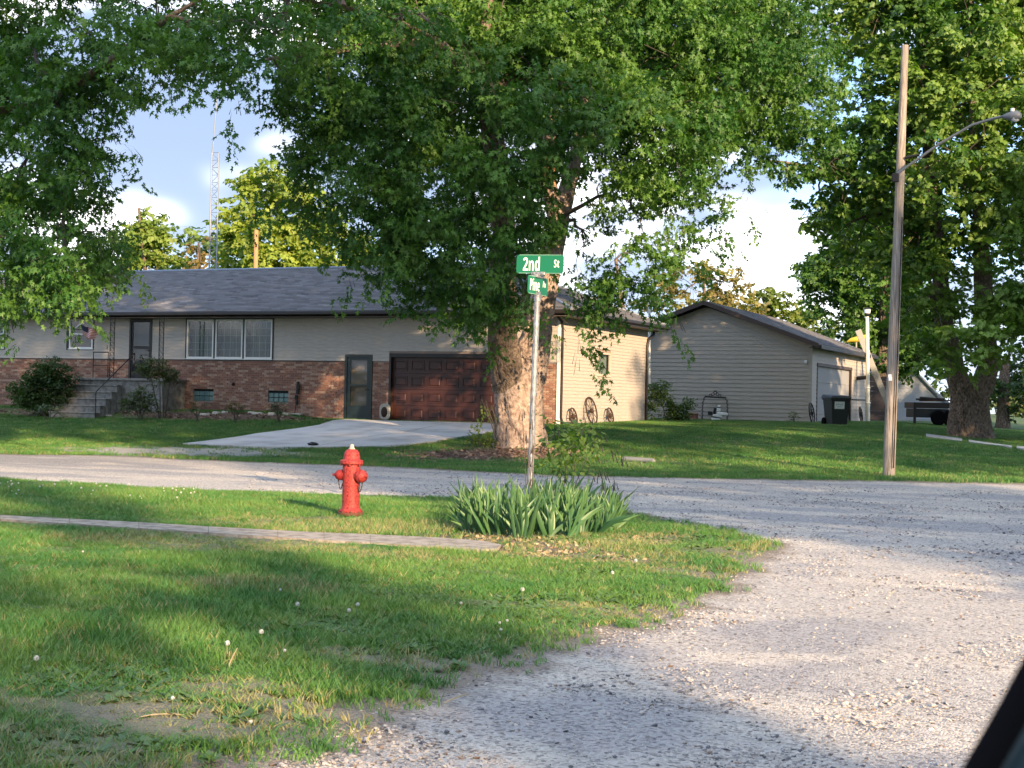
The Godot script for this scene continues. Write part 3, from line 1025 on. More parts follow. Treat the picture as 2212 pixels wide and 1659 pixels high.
func block_window(house: Node3D, t: Transform3D, a: float, b: float, y0: float, y1: float) -> void:
	var st := mb()
	box(st, Vector3(a, y0, -0.12), Vector3(b, y1, -0.075), t)
	var w := part(house, "window", st, M.interior)
	for i in 4:
		for j in 2:
			st = mb()
			var x0 := lerpf(a, b, i / 4.0)
			var y := lerpf(y0, y1 - 0.07, j / 2.0)
			cbox(st, Vector3(x0 + 0.008, y + 0.008, -0.08), Vector3(lerpf(a, b, (i + 1) / 4.0) - 0.008, y + (y1 - 0.07 - y0) / 2 - 0.008, -0.045), 0.012, t)
			part(w, "glass_block", st, M.block_glass)

func roof_slope(parent: Node3D, called: String, e0: Vector3, e1: Vector3, r0: Vector3, r1: Vector3, flip := false) -> void:   # eave corners, ridge corners; courses of tabs with thick lower edges
	var st := mb()
	var len_s := e0.distance_to(r0)
	var rows := int(len_s / 0.145)
	var cols := int(e0.distance_to(e1) / 0.32)
	var up := (e1 - e0).cross(r0 - e0).normalized()
	if up.y < 0: up = -up
	for r in rows:
		var t0 := float(r) / rows
		var t1 := float(r + 1) / rows
		var shift := 0.5 * (r % 2) + 0.15 * rng.randf()
		var tone_row := 0.12 * nz.get_noise_2d(r * 30.0, 7.0)
		for c in range(-1, cols + 1):
			var s0 := clampf((c + shift) / cols, 0.0, 1.0)
			var s1 := clampf((c + 1 + shift) / cols, 0.0, 1.0)
			if s1 - s0 < 1e-4: continue
			var lift := up * (0.014 + 0.004 * rng.randf())
			var a := e0.lerp(e1, s0).lerp(r0.lerp(r1, s0), t0) + lift
			var b := e0.lerp(e1, s1).lerp(r0.lerp(r1, s1), t0) + lift
			var d := e0.lerp(e1, s1).lerp(r0.lerp(r1, s1), t1) + up * 0.003
			var g := e0.lerp(e1, s0).lerp(r0.lerp(r1, s0), t1) + up * 0.003
			var k := 0.225 * (1.0 + rng.randfn(0, 0.16) + 0.5 * tone_row)
			st.set_color(Color(k * 0.98, k, k * 1.09))
			if flip:
				quad(st, b, d, g, a)
				quad(st, b, a, a - lift, b - lift)
			else:
				quad(st, a, g, d, b)
				quad(st, a, b, b - lift, a - lift)
	part(parent, called, st, M.shingle, "stuff")

func make_house() -> void:
	var VF := 42.8
	var VB := 50.8
	var U0 := -45.0
	var U1 := -17.5
	var F := front_of(VF)
	var E := end_of(U1)
	var yb := height(-23.0, VF) - 0.02
	var ys := on_v(700, 779, VF).y
	var ye := on_v(600, 672, VF - 0.6).y
	var yr := on_v(420, 585, VF + 4.0).y
	var ysof := ye - 0.2
	var h := thing("brick_ranch_house", "long single storey house with red brick below grey siding and a dark gabled roof", "house", Vector3(-30, yb, -VF))
	# openings, measured on the front wall: [x0, x1, y0, y1]
	var garage := [on_v(840, 840, VF).x, on_v(1149, 840, VF).x, yb - 0.3, on_v(950, 764, VF).y]
	var side := [on_v(745, 840, VF).x, on_v(804, 840, VF).x, yb - 0.3, on_v(775, 767, VF).y]
	var front := [on_v(280, 750, VF).x, on_v(329, 750, VF).x, on_v(300, 818, VF).y, on_v(300, 690, VF).y]
	var trio := [on_v(402, 730, VF).x, on_v(592, 730, VF).x, on_v(500, 778, VF).y, on_v(500, 687, VF).y]
	var w1 := [on_v(151, 720, VF).x, on_v(202, 720, VF).x, on_v(176, 753, VF).y, on_v(176, 690, VF).y]
	var w0 := [w1[0] - 4.6, on_v(10, 720, VF).x, w1[2], w1[3]]
	w0[0] = w0[1] - 0.95
	var b1 := [on_v(417, 850, VF).x, on_v(461, 850, VF).x, on_v(440, 866, VF).y, on_v(440, 840, VF).y]
	var b2 := [on_v(579, 850, VF).x, on_v(623, 850, VF).x, on_v(600, 869, VF).y, on_v(600, 844, VF).y]
	var holes := [garage, side, front, trio, w1, w0, b1, b2]
	# solid walls behind the skins
	var st := mb()
	backing(st, F, U0, U1 - 0.01, yb - 0.4, ysof + 0.1, holes, -0.16, -0.012)
	box(st, Vector3(U0, yb - 0.4, -VB), Vector3(U0 + 0.16, ysof + 0.1, -VF - 0.17))
	box(st, Vector3(U0 + 0.17, yb - 0.4, -VB), Vector3(U1 - 0.02, ysof + 0.1, -VB + 0.16))
	part(h, "wall", st, M.mortar)
	var ew := [on_u(1290, 790, U1).z * -1.0, on_u(1318, 790, U1).z * -1.0, on_u(1304, 812, U1).y, on_u(1304, 762, U1).y]
	st = mb()
	backing(st, E, VF + 0.17, VB - 0.17, yb - 0.4, ysof + 0.1, [ew], -0.16, -0.012)
	var mid := (VF + VB) / 2
	part(h, "end_wall", st, M.mortar)
	st = mb()   # ceilings over the rooms and a floor, so that no sky shows through the windows
	box(st, Vector3(U0 + 0.02, ysof + 0.11, -VB + 0.02), Vector3(U1 - 0.03, ysof + 0.15, -VF - 0.02))
	part(h, "ceiling", st, M.room_wall)
	# bricks
	var rest := mb()
	var few := 0
	var row_h := 0.073
	var rows := int((ys - 0.02 - (yb - 0.1)) / row_h)
	var shapes := {}
	for r in rows:
		var y := yb - 0.1 + r * row_h
		for s in spans(U0, U1 - 0.005, y, y + row_h, holes):
			var x: float = s[1]
			var first := true
			while x > s[0] + 0.03:
				var l := 0.205
				if first and r % 2 == 1: l = 0.10
				first = false
				var x0 := maxf(x - l, s[0])
				var proud := 0.002 + 0.004 * rng.randf()
				if few < 300 and x > -25.2:
					few += 1
					var bs := mb()
					box(bs, Vector3(x0 + 0.006, y + 0.006, -0.03), Vector3(x - 0.006, y + row_h - 0.006, proud), F)
					part(h, "brick", bs, M["brick_%d" % (rng.randi() % 5)])
				else:
					shapes.get_or_add(rng.randi() % 5, []).append([x0, x, y, proud])
				x = x0
	for k in 5:
		if not shapes.has(k): continue
		st = mb()
		for q in shapes[k]:
			box(st, Vector3(q[0] + 0.006, q[2] + 0.006, -0.03), Vector3(q[1] - 0.006, q[2] + row_h - 0.006, q[3]), F)
		part(h, "bricks", st, M["brick_%d" % k], "stuff")
	# siding, front and end
	st = mb()
	box(st, Vector3(U0, ys - 0.03, 0.0), Vector3(side[0] - 0.03, ys - 0.001, 0.03), F)
	part(h, "ledger", st, M.brown_trim)
	laps(h, F, U0, U1 - 0.07, ys, ysof, holes, 0.106, M.siding)
	laps(h, E, VF + 0.07, VB - 0.07, yb + 0.02, ysof, [ew], 0.106, M.siding)
	for c in [[E, VF, VF + 0.07, "white_frame"], [E, VB - 0.07, VB, "siding"], [F, U1 - 0.07, U1 + 0.026, "white_frame"]]:
		st = mb()
		box(st, Vector3(c[1], yb - 0.15, -0.01), Vector3(c[2], ysof, 0.03 if c[0] == E else 0.027), c[0])
		part(h, "corner_trim", st, M[c[3]])
	# windows
	st = mb()
	ring(st, F, trio[0], trio[1], trio[2], trio[3], 0.05, -0.06, 0.036)
	part(h, "window_trim", st, M.dark_trim)
	var x_a: float = trio[0] + 0.05
	var each: float = (trio[1] - trio[0] - 0.1 - 0.14) / 3.0
	for i in 3:
		window(h, F, x_a + i * (each + 0.07), x_a + i * (each + 0.07) + each, trio[2] + 0.05, trio[3] - 0.05, "grid", "white_frame")
		if i < 2:
			st = mb()
			box(st, Vector3(x_a + i * (each + 0.07) + each, trio[2] + 0.05, -0.06), Vector3(x_a + (i + 1) * (each + 0.07), trio[3] - 0.05, 0.033), F)
			part(h, "mullion", st, M.dark_trim)
	for w in [w1, w0]:
		st = mb()
		ring(st, F, w[0] - 0.12, w[1] + 0.05, w[2] - 0.05, w[3] + 0.05, 0.05, 0.0, 0.026)
		box(st, Vector3(w[0] - 0.07, w[2], 0.0), Vector3(w[0], w[3], 0.026), F)
		part(h, "window_trim", st, M.dark_trim)
		window(h, F, w[0], w[1], w[2], w[3], "sash", "white_frame")
	window(h, E, ew[0], ew[1], ew[2], ew[3], "blind", "beige_frame")
	for b in [b1, b2]:
		block_window(h, F, b[0], b[1], b[2], b[3])
	# front storm door
	door(h, F, front, "front_door", [[0.14, 0.12, 0.86, 0.50], [0.14, 0.55, 0.86, 0.95]], "dark_trim", "interior")
	door(h, F, [side[0], side[1], yb + 0.02, side[3]], "service_door", [[0.2, 0.22, 0.8, 0.52], [0.2, 0.55, 0.8, 0.92]], "green_door", "room_wall")
	# garage door: four hinged sections, eight raised panels each
	st = mb()
	box(st, Vector3(garage[0], yb - 0.3, -0.16), Vector3(garage[0] + 0.07, garage[3], 0.02), F)
	box(st, Vector3(garage[1] - 0.07, yb - 0.3, -0.16), Vector3(garage[1], garage[3], 0.02), F)
	box(st, Vector3(garage[0] + 0.07, garage[3] - 0.12, -0.16), Vector3(garage[1] - 0.07, garage[3], 0.02), F)
	part(h, "garage_frame", st, M.dark_trim)
	var g0: float = garage[0] + 0.07
	var g1: float = garage[1] - 0.07
	var gy0 := height((g0 + g1) / 2, VF) - 0.01
	var gy1: float = garage[3] - 0.12
	var gd: MeshInstance3D
	st = mb()
	for k in 4:
		box(st, Vector3(g0, lerpf(gy0, gy1, k / 4.0) + 0.004, -0.15), Vector3(g1, lerpf(gy0, gy1, (k + 1) / 4.0) - 0.004, -0.11), F)
	gd = part(h, "garage_door", st, M.garage_door)
	for k in 4:
		for i in 8:
			st = mb()
			var a := lerpf(g0, g1, i / 8.0) + 0.07
			var b := lerpf(g0, g1, (i + 1) / 8.0) - 0.07
			var p0 := lerpf(gy0, gy1, k / 4.0) + 0.09
			var p1 := lerpf(gy0, gy1, (k + 1) / 4.0) - 0.09
			ring(st, F, a, b, p0, p1, 0.025, -0.111, -0.094)
			cbox(st, Vector3(a + 0.05, p0 + 0.05, -0.115), Vector3(b - 0.05, p1 - 0.05, -0.092), 0.012, F)
			part(gd, "panel", st, M.garage_door)
	# roof
	var R0 := U0 - 0.6
	var R1 := U1 + 0.6
	var RH := R1 - 4.6   # the ridge ends here, a hip slope runs down to the end wall
	var e_f := VF - 0.6
	var e_b := VB + 0.6
	var roof_st := mb()
	box(roof_st, Vector3(R0, ysof, -VF - 0.02), Vector3(U1 - 0.025, ysof + 0.02, -e_f + 0.0))
	box(roof_st, Vector3(R0, ysof, -e_b), Vector3(U1 - 0.025, ysof + 0.02, -VB + 0.02))
	part(h, "soffit", roof_st, M.soffit)
	st = mb()   # roof deck, 10 cm thick
	var low := -0.1
	for s in [e_f, e_b]:
		hexa(st, [Vector3(R0, ye + low, -s), Vector3(R1, ye + low, -s), Vector3(RH, yr + low, -mid), Vector3(R0, yr + low, -mid), Vector3(R0, ye - 0.005, -s), Vector3(R1, ye - 0.005, -s), Vector3(RH, yr - 0.005, -mid), Vector3(R0, yr - 0.005, -mid)])
	hexa(st, [Vector3(R1, ye + low, -e_f), Vector3(R1, ye + low, -e_b), Vector3(RH, yr + low, -mid), Vector3(RH, yr + low, -mid + 0.001), Vector3(R1 + 0.003, ye - 0.005, -e_f), Vector3(R1 + 0.003, ye - 0.005, -e_b), Vector3(RH, yr - 0.005, -mid), Vector3(RH, yr - 0.005, -mid + 0.001)])
	part(h, "roof_deck", st, M.dark_trim)
	roof_slope(h, "shingles", Vector3(R0, ye, -e_f), Vector3(R1, ye, -e_f), Vector3(R0, yr, -mid), Vector3(RH, yr, -mid))
	roof_slope(h, "shingles", Vector3(R0, ye, -e_b), Vector3(R1, ye, -e_b), Vector3(R0, yr, -mid), Vector3(RH, yr, -mid), true)
	roof_slope(h, "shingles", Vector3(R1, ye, -e_f), Vector3(R1, ye, -e_b), Vector3(RH, yr, -mid), Vector3(RH, yr, -mid - 0.01))
	st = mb()
	tube(st, [Vector3(R0, yr + 0.012, -mid), Vector3(RH, yr + 0.012, -mid)], [0.05, 0.05], 6)
	tube(st, [Vector3(RH, yr + 0.012, -mid), Vector3(R1, ye + 0.012, -e_f)], [0.05, 0.05], 6)
	tube(st, [Vector3(RH, yr + 0.012, -mid), Vector3(R1, ye + 0.012, -e_b)], [0.05, 0.05], 6)
	part(h, "ridge_cap", st, M.mast_grey)
	st = mb()   # end soffit and fascia
	box(st, Vector3(U1 - 0.02, ysof + 0.001, -e_b + 0.02), Vector3(R1 - 0.035, ysof + 0.021, -e_f - 0.02))
	part(h, "soffit", st, M.soffit)
	st = mb()
	box(st, Vector3(R1 - 0.03, ysof - 0.01, -e_b), Vector3(R1 - 0.003, ye - 0.02, -e_f))
	part(h, "fascia", st, M.dark_trim)
	st = mb()
	cbox(st, Vector3(R1 + 0.0, ye - 0.13, -e_b), Vector3(R1 + 0.11, ye - 0.012, -e_f), 0.02)
	part(h, "gutter", st, M.dark_trim)
	for s in [[e_f, 1.0], [e_b, -1.0]]:   # gutters
		st = mb()
		cbox(st, Vector3(R0, ye - 0.13, -s[0] + 0.005 * s[1]), Vector3(R1 - 0.05, ye - 0.012, -s[0] + 0.11 * s[1]), 0.02)
		part(h, "gutter", st, M.dark_trim)
	st = mb()
	var dsx := U1 + 0.055
	tube(st, [Vector3(dsx, ye - 0.1, -e_f + 0.03), Vector3(dsx, ysof - 0.12, -VF + 0.02), Vector3(dsx, ysof - 0.35, -VF - 0.05), Vector3(dsx, yb + 0.25, -VF - 0.05), Vector3(dsx + 0.03, yb + 0.08, -VF - 0.12), Vector3(dsx + 0.06, yb + 0.06, -VF - 1.6)], [0.05, 0.05, 0.05, 0.05, 0.045, 0.035], 8)
	part(h, "downspout", st, M.dark_trim)
	st = mb()
	tube(st, [Vector3(dsx, ye - 0.12, -e_b + 0.0), Vector3(dsx + 0.02, ye - 0.3, -e_b + 0.05), Vector3(dsx + 0.02, ye - 0.42, -VB - 0.2), Vector3(dsx + 0.02, ye - 0.5, -VB + 0.02), Vector3(dsx, ye - 0.7, -VB + 0.06), Vector3(dsx, yb + 0.1, -VB + 0.06)], [0.05, 0.055, 0.055, 0.055, 0.05, 0.05], 8)
	part(h, "downspout", st, M.dark_trim)
	st = mb()
	lathe(st, [[0.0, 0.0], [0.05, 0.0], [0.05, 0.05], [0.03, 0.09], [0.0, 0.09]], 12, F * Transform3D(Basis(Vector3.RIGHT, PI / 2), Vector3(on_v(505, 830, VF).x, on_v(505, 830, VF).y, 0.0)))
	part(h, "hose_tap", st, M.iron)
	make_porch(h, F, VF, front, ysof)

func door(h: Node3D, t: Transform3D, o: Array, called: String, lights: Array, m: String, behind: String) -> void:
	var st := mb()
	var a: float = o[0]
	var b: float = o[1]
	var y0: float = maxf(o[2], -10.0)
	var y1: float = o[3]
	ring(st, t, a, b, y0 - 0.08, y1, 0.075, -0.1, 0.03)
	var holes := []
	for l in lights:
		holes.append([lerpf(a, b, l[0]), lerpf(a, b, l[2]), lerpf(y0, y1, l[1]), lerpf(y0, y1, l[3])])
	backing(st, t, a + 0.08, b - 0.08, y0, y1 - 0.08, holes, -0.045, 0.0)
	var d := part(h, called, st, M[m])
	for q in holes:
		st = mb()
		box(st, Vector3(q[0], q[2], -0.02), Vector3(q[1], q[3], -0.014), t)
		part(d, "pane", st, M.glass)
	st = mb()
	var hx := b - 0.12
	bar(st, t * Vector3(hx, lerpf(y0, y1, 0.47), 0.0), t * Vector3(hx, lerpf(y0, y1, 0.47), 0.06), 0.012)
	bar(st, t * Vector3(hx, lerpf(y0, y1, 0.47), 0.055), t * Vector3(hx - 0.1, lerpf(y0, y1, 0.47), 0.055), 0.011)
	part(d, "handle", st, M.iron)
	st = mb()
	room_box(st, t, a + 0.08, b - 0.08, y0, y1 - 0.08, -0.14, -0.05)
	part(d, "inner_door", st, M[behind])

func make_porch(h: Node3D, F: Transform3D, VF: float, front: Array, ysof: float) -> void:
	var top: float = front[2] - 0.01
	var vl := VF - 1.25
	var p := thing("front_steps", "grey concrete landing with six steps up to the dark front door", "steps", Vector3(on_v(220, 850, vl).x, height(on_v(220, 850, vl).x, vl), -vl))
	var x0 := on_v(170, 822, vl).x
	var x1 := on_v(352, 840, vl).x
	var xs := on_v(266, 830, vl).x
	var st := mb()
	cbox(st, Vector3(x0, height(x1, vl) - 0.3, -VF + 0.02), Vector3(x1, top - 0.08, -vl), 0.01)
	cbox(st, Vector3(x0 - 0.04, top - 0.08, -VF + 0.02), Vector3(x1 + 0.04, top, -vl + 0.05), 0.012)
	part(p, "landing", st, M.step_concrete)
	var base := height(xs, vl - 1.6)
	var n := 6
	for i in range(1, n):
		st = mb()
		var y := top - (top - base) * i / n
		cbox(st, Vector3(x0 - 0.02, base - 0.25, -vl + 0.28 * (i - 1) + 0.06), Vector3(xs, y - 0.045, -vl + 0.28 * i + 0.02), 0.01)
		cbox(st, Vector3(x0 - 0.05, y - 0.045, -vl + 0.28 * (i - 1) + 0.055), Vector3(xs + 0.02, y, -vl + 0.28 * i + 0.05), 0.012)
		part(p, "step", st, M.step_concrete)
	# wrought iron posts with a lattice between two uprights
	for px in [241, 347]:
		var c := on_v(px, 815, vl + 0.12)
		var name_ := "iron_post"
		var q := thing(name_, "black wrought iron porch post %s the front door" % ("left of" if px < 280 else "right of"), "post", Vector3(c.x, top, -vl - 0.12), "iron posts under the porch eave")
		st = mb()
		for dx in [-0.09, 0.09]:
			bar(st, Vector3(dx, 0, 0), Vector3(dx, ysof - top, 0), 0.014, 6)
		lpart(q, "upright", st, M.iron)
		st = mb()
		var k := 0
		var y := 0.05
		while y < ysof - top - 0.2:
			torus(st, 0.07, 0.009, Transform3D(Basis.IDENTITY, Vector3(0, y + 0.08, 0)), 10, 4)
			bar(st, Vector3(-0.09, y, 0), Vector3(0.09, y + 0.16, 0), 0.007, 4)
			y += 0.17
			k += 1
		lpart(q, "scrollwork", st, M.iron)
	# railings
	for s in [0, 1]:
		var r := thing("hand_railing", ["thin black railing along the landing left of the iron post", "thin black hand railing sloping down beside the concrete steps"][s], "railing", Vector3(x0 if s == 0 else xs, top, -vl))
		st = mb()
		if s == 0:
			var a := Vector3(on_v(201, 815, vl).x, top, -vl)
			var b := Vector3(on_v(233, 815, vl).x, top, -vl)
			for e in [a, b]:
				bar(st, e, e + Vector3(0, 0.88, 0), 0.016)
			bar(st, a + Vector3(0, 0.87, 0), b + Vector3(0, 0.87, 0), 0.016)
			bar(st, a + Vector3(0, 0.42, 0), b + Vector3(0, 0.42, 0), 0.012)
		else:
			var a := Vector3(xs + 0.06, top, -vl - 0.5)
			var b := Vector3(xs + 0.06, base + 0.1, -vl + 1.45)
			bar(st, a, a + Vector3(0, 0.86, 0), 0.016)
			bar(st, b - Vector3(0, 0.2, 0), b + Vector3(0, 0.8, 0), 0.016)
			tube(st, [a + Vector3(0, 0.86, 0), b + Vector3(0, 0.8, 0)], [0.018, 0.018], 6)
		part(r, "rail", st, M.iron)

func make_garage() -> void:
	var VF := 56.6
	var VB := 67.0
	var U1 := -13.0
	var U0 := -21.2
	var um := (U0 + U1) / 2
	var F := front_of(VF)
	var E := end_of(U1)
	var yb := height(-15.0, VF) - 0.12
	var yt := on_v(1750, 744, VF).y
	var yr := on_v(1526, 654, VF - 0.3).y - 0.06
	var g := thing("detached_garage", "detached taupe sided garage with a dark gabled roof behind the house", "garage", Vector3(um, yb, -VF))
	var d0 := -on_u(1764, 850, U1).z
	var d1 := -on_u(1836, 850, U1).z
	var door_h := [d0, d1, yb - 0.3, on_u(1770, 791, U1).y]
	var st := mb()
	backing(st, F, U0, U1 - 0.01, yb - 0.4, yt, [], -0.16, -0.012)
	tri(st, F * Vector3(U0, yt, -0.012), F * Vector3(um, yr - 0.1, -0.012), F * Vector3(U1 - 0.01, yt, -0.012))
	box(st, Vector3(U0, yb - 0.4, -VB), Vector3(U0 + 0.16, yt, -VF - 0.17))
	box(st, Vector3(U0 + 0.17, yb - 0.4, -VB), Vector3(U1 - 0.18, yt, -VB + 0.16))
	backing(st, E, VF + 0.17, VB - 0.01, yb - 0.4, yt, [door_h], -0.16, -0.012)
	part(g, "wall", st, M.mortar)
	laps(g, F, U0, U1 - 0.1, yb, yt, [], 0.155, M.siding)
	gable_laps(g, F, U0 - 0.05, U1 + 0.05, yt, yr - 0.08, 0.155, M.siding)
	laps(g, E, VF + 0.1, VB - 0.1, yb, yt, [door_h], 0.155, M.siding)
	for c in [[F, U1 - 0.1, U1 + 0.028, 0.03], [E, VF, VF + 0.1, 0.03], [E, VB - 0.1, VB, 0.03]]:
		st = mb()
		box(st, Vector3(c[1], yb - 0.3, -0.01), Vector3(c[2], yt, c[3]), c[0])
		part(g, "corner_trim", st, M.siding)
	st = mb()
	box(st, Vector3(d0 - 0.09, yb - 0.3, -0.1), Vector3(d0, door_h[3], 0.035), E)
	box(st, Vector3(d1, yb - 0.3, -0.1), Vector3(d1 + 0.16, door_h[3], 0.035), E)
	box(st, Vector3(d0 - 0.09, door_h[3], -0.1), Vector3(d1 + 0.16, door_h[3] + 0.12, 0.05), E)
	part(g, "door_frame", st, M.brown_trim)
	st = mb()
	for k in 4:
		box(st, Vector3(d0, lerpf(yb - 0.2, door_h[3], k / 4.0) + 0.004, -0.1), Vector3(d1, lerpf(yb - 0.2, door_h[3], (k + 1) / 4.0) - 0.004, -0.05), E)
	part(g, "overhead_door", st, M.grey_door)
	st = mb()
	box(st, Vector3(d1 + 0.3, yb + 1.05, 0.0), Vector3(VB - 0.25, yb + 1.1, 0.05), E)
	part(g, "hose_bracket", st, M.dark_trim)
	st = mb()
	var oh := 0.4
	var ox := 0.35
	var drop := (yr - yt) / (U1 - um) * ox
	for s in [-1.0, 1.0]:
		var eu: float = um + s * (U1 - um + ox)
		hexa(st, [Vector3(eu, yt - drop + 0.02, -VF + oh), Vector3(um, yr + 0.02, -VF + oh), Vector3(um, yr + 0.02, -VB - oh), Vector3(eu, yt - drop + 0.02, -VB - oh), Vector3(eu, yt - drop + 0.13, -VF + oh), Vector3(um, yr + 0.13, -VF + oh), Vector3(um, yr + 0.13, -VB - oh), Vector3(eu, yt - drop + 0.13, -VB - oh)])
	part(g, "roof_deck", st, M.dark_trim)
	for s in [-1.0, 1.0]:
		var eu: float = um + s * (U1 - um + ox)
		roof_slope(g, "shingles", Vector3(eu, yt - drop + 0.135, -VF + oh), Vector3(eu, yt - drop + 0.135, -VB - oh), Vector3(um, yr + 0.135, -VF + oh), Vector3(um, yr + 0.135, -VB - oh), s > 0)
		st = mb()
		hexa(st, [Vector3(eu, yt - drop - 0.02, -VF + oh + 0.03), Vector3(um, yr - 0.02, -VF + oh + 0.03), Vector3(um, yr - 0.02, -VF + oh + 0.003), Vector3(eu, yt - drop - 0.02, -VF + oh + 0.003), Vector3(eu, yt - drop + 0.155, -VF + oh + 0.03), Vector3(um, yr + 0.155, -VF + oh + 0.03), Vector3(um, yr + 0.155, -VF + oh + 0.003), Vector3(eu, yt - drop + 0.155, -VF + oh + 0.003)])
		part(g, "rake_board", st, M.brown_trim)
	st = mb()
	cbox(st, Vector3(U1 + ox - 0.02, yt - drop - 0.06, -VB - oh), Vector3(U1 + ox + 0.1, yt - drop + 0.1, -VF + oh), 0.02)
	part(g, "gutter", st, M.dark_trim)
	st = mb()
	box(st, Vector3(U1 - 0.02, yt - drop - 0.02, -VB - oh + 0.02), Vector3(U1 + ox - 0.03, yt - drop + 0.015, -VF + oh - 0.02))
	part(g, "soffit", st, M.soffit)
	st = mb()
	var lp := on_v(1741, 782, VF)
	cbox(st, lp - Vector3(0.05, 0.07, 0.0), lp + Vector3(0.05, 0.07, 0.09), 0.02)
	part(g, "flood_lamp", st, M.white_print)

func make_far_buildings() -> void:
	# white sided shed with a gambrel roof beyond the garage
	var z := 76.0
	var a := at(1886, 915, z)
	var b := at(2048, 925, z)
	var w := thing("white_shed", "white sided shed with a steep grey gambrel roof beyond the garage", "shed", Vector3(a.x, height(a.x, -a.z), a.z))
	var yb := height(b.x, -b.z) - 0.3
	var dir := (Vector3(b.x, 0, b.z) - Vector3(a.x, 0, a.z)).normalized()
	var t := Transform3D(Basis(dir, Vector3.UP, dir.cross(Vector3.UP)), Vector3(a.x, 0, a.z))
	var wide := Vector3(b.x, 0, b.z).distance_to(Vector3(a.x, 0, a.z))
	var y_kink := at(2020, 855, z).y
	var y_top := at(1950, 806, z).y
	var x_kink := wide - 0.65
	var x_top := wide * 0.55
	var y := yb
	while y < y_top - 0.05:
		var top := minf(y + 0.19, y_top)
		var f := func_g(y, yb + 1.2, y_kink, y_top, wide, x_kink, x_top)
		var f2 := func_g(top, yb + 1.2, y_kink, y_top, wide, x_kink, x_top)
		var st := mb()
		lap(st, t, -0.6, f, -0.6, f2, y, top, 0.03)
		part(w, "siding_board", st, M.white_siding)
		y = top
	var st := mb()
	box(st, Vector3(-0.6, yb - 0.2, -4.0), Vector3(x_top, y_top - 0.2, -0.03), t)
	box(st, Vector3(x_top, yb - 0.2, -4.0), Vector3(x_kink - 0.1, y_kink - 0.1, -0.03), t)
	part(w, "wall", st, M.white_siding)
	st = mb()
	hexa(st, [t * Vector3(wide + 0.05, yb + 1.0, 0.12), t * Vector3(wide + 0.05, yb + 1.0, -6.0), t * Vector3(x_kink, y_kink, -6.0), t * Vector3(x_kink, y_kink, 0.12), t * Vector3(wide + 0.3, yb + 1.0, 0.12), t * Vector3(wide + 0.3, yb + 1.0, -6.0), t * Vector3(x_kink + 0.12, y_kink + 0.12, -6.0), t * Vector3(x_kink + 0.12, y_kink + 0.12, 0.12)])
	hexa(st, [t * Vector3(x_kink, y_kink, 0.12), t * Vector3(x_kink, y_kink, -6.0), t * Vector3(x_top, y_top, -6.0), t * Vector3(x_top, y_top, 0.12), t * Vector3(x_kink + 0.12, y_kink + 0.12, 0.12), t * Vector3(x_kink + 0.12, y_kink + 0.12, -6.0), t * Vector3(x_top, y_top + 0.14, -6.0), t * Vector3(x_top, y_top + 0.14, 0.12)])
	hexa(st, [t * Vector3(x_top, y_top, 0.12), t * Vector3(x_top, y_top, -6.0), t * Vector3(-0.8, y_top - 0.1, -6.0), t * Vector3(-0.8, y_top - 0.1, 0.12), t * Vector3(x_top, y_top + 0.14, 0.12), t * Vector3(x_top, y_top + 0.14, -6.0), t * Vector3(-0.8, y_top + 0.05, -6.0), t * Vector3(-0.8, y_top + 0.05, 0.12)])
	part(w, "roof", st, M.mast_grey)
	st = mb()
	tube(st, [t * Vector3(-0.8, y_top - 0.02, 0.16), t * Vector3(x_top, y_top + 0.05, 0.16), t * Vector3(x_kink + 0.05, y_kink + 0.05, 0.16)], [0.07, 0.07, 0.07], 4)
	part(w, "barge_board", st, M.white_siding)
	# dark board fence between garage and shed
	var c := at(1872, 915, 70.0)
	var d := at(1930, 920, 70.0)
	var fence := thing("board_fence", "dark brown horizontal board fence between garage and white shed", "fence", Vector3(c.x, height(c.x, -c.z), c.z))
	var fd := (Vector3(d.x, 0, d.z) - Vector3(c.x, 0, c.z)).normalized()
	var ft := Transform3D(Basis(fd, Vector3.UP, fd.cross(Vector3.UP)), Vector3(c.x, height(c.x, -c.z), c.z))
	var fl := Vector2(c.x, c.z).distance_to(Vector2(d.x, d.z))
	for i in 9:
		st = mb()
		box(st, Vector3(-0.2, 0.02 + i * 0.225, -0.015), Vector3(fl, 0.225 + i * 0.225, 0.015 + 0.006 * (i % 2)), ft)
		part(fence, "board", st, M.dark_boards)
	for x in [-0.1, fl - 0.1]:
		st = mb()
		box(st, Vector3(x - 0.06, -0.3, -0.14), Vector3(x + 0.06, 2.1, -0.02), ft)
		part(fence, "post", st, M.dark_boards)

func func_g(y: float, y_low: float, y_kink: float, y_top: float, wide: float, x_kink: float, x_top: float) -> float:
	if y < y_low: return wide
	if y < y_kink: return lerpf(wide, x_kink, (y - y_low) / (y_kink - y_low))
	return lerpf(x_kink, x_top, (y - y_kink) / (y_top - y_kink))

# ---------------------------------------------------------------- trees
var sprays := {}

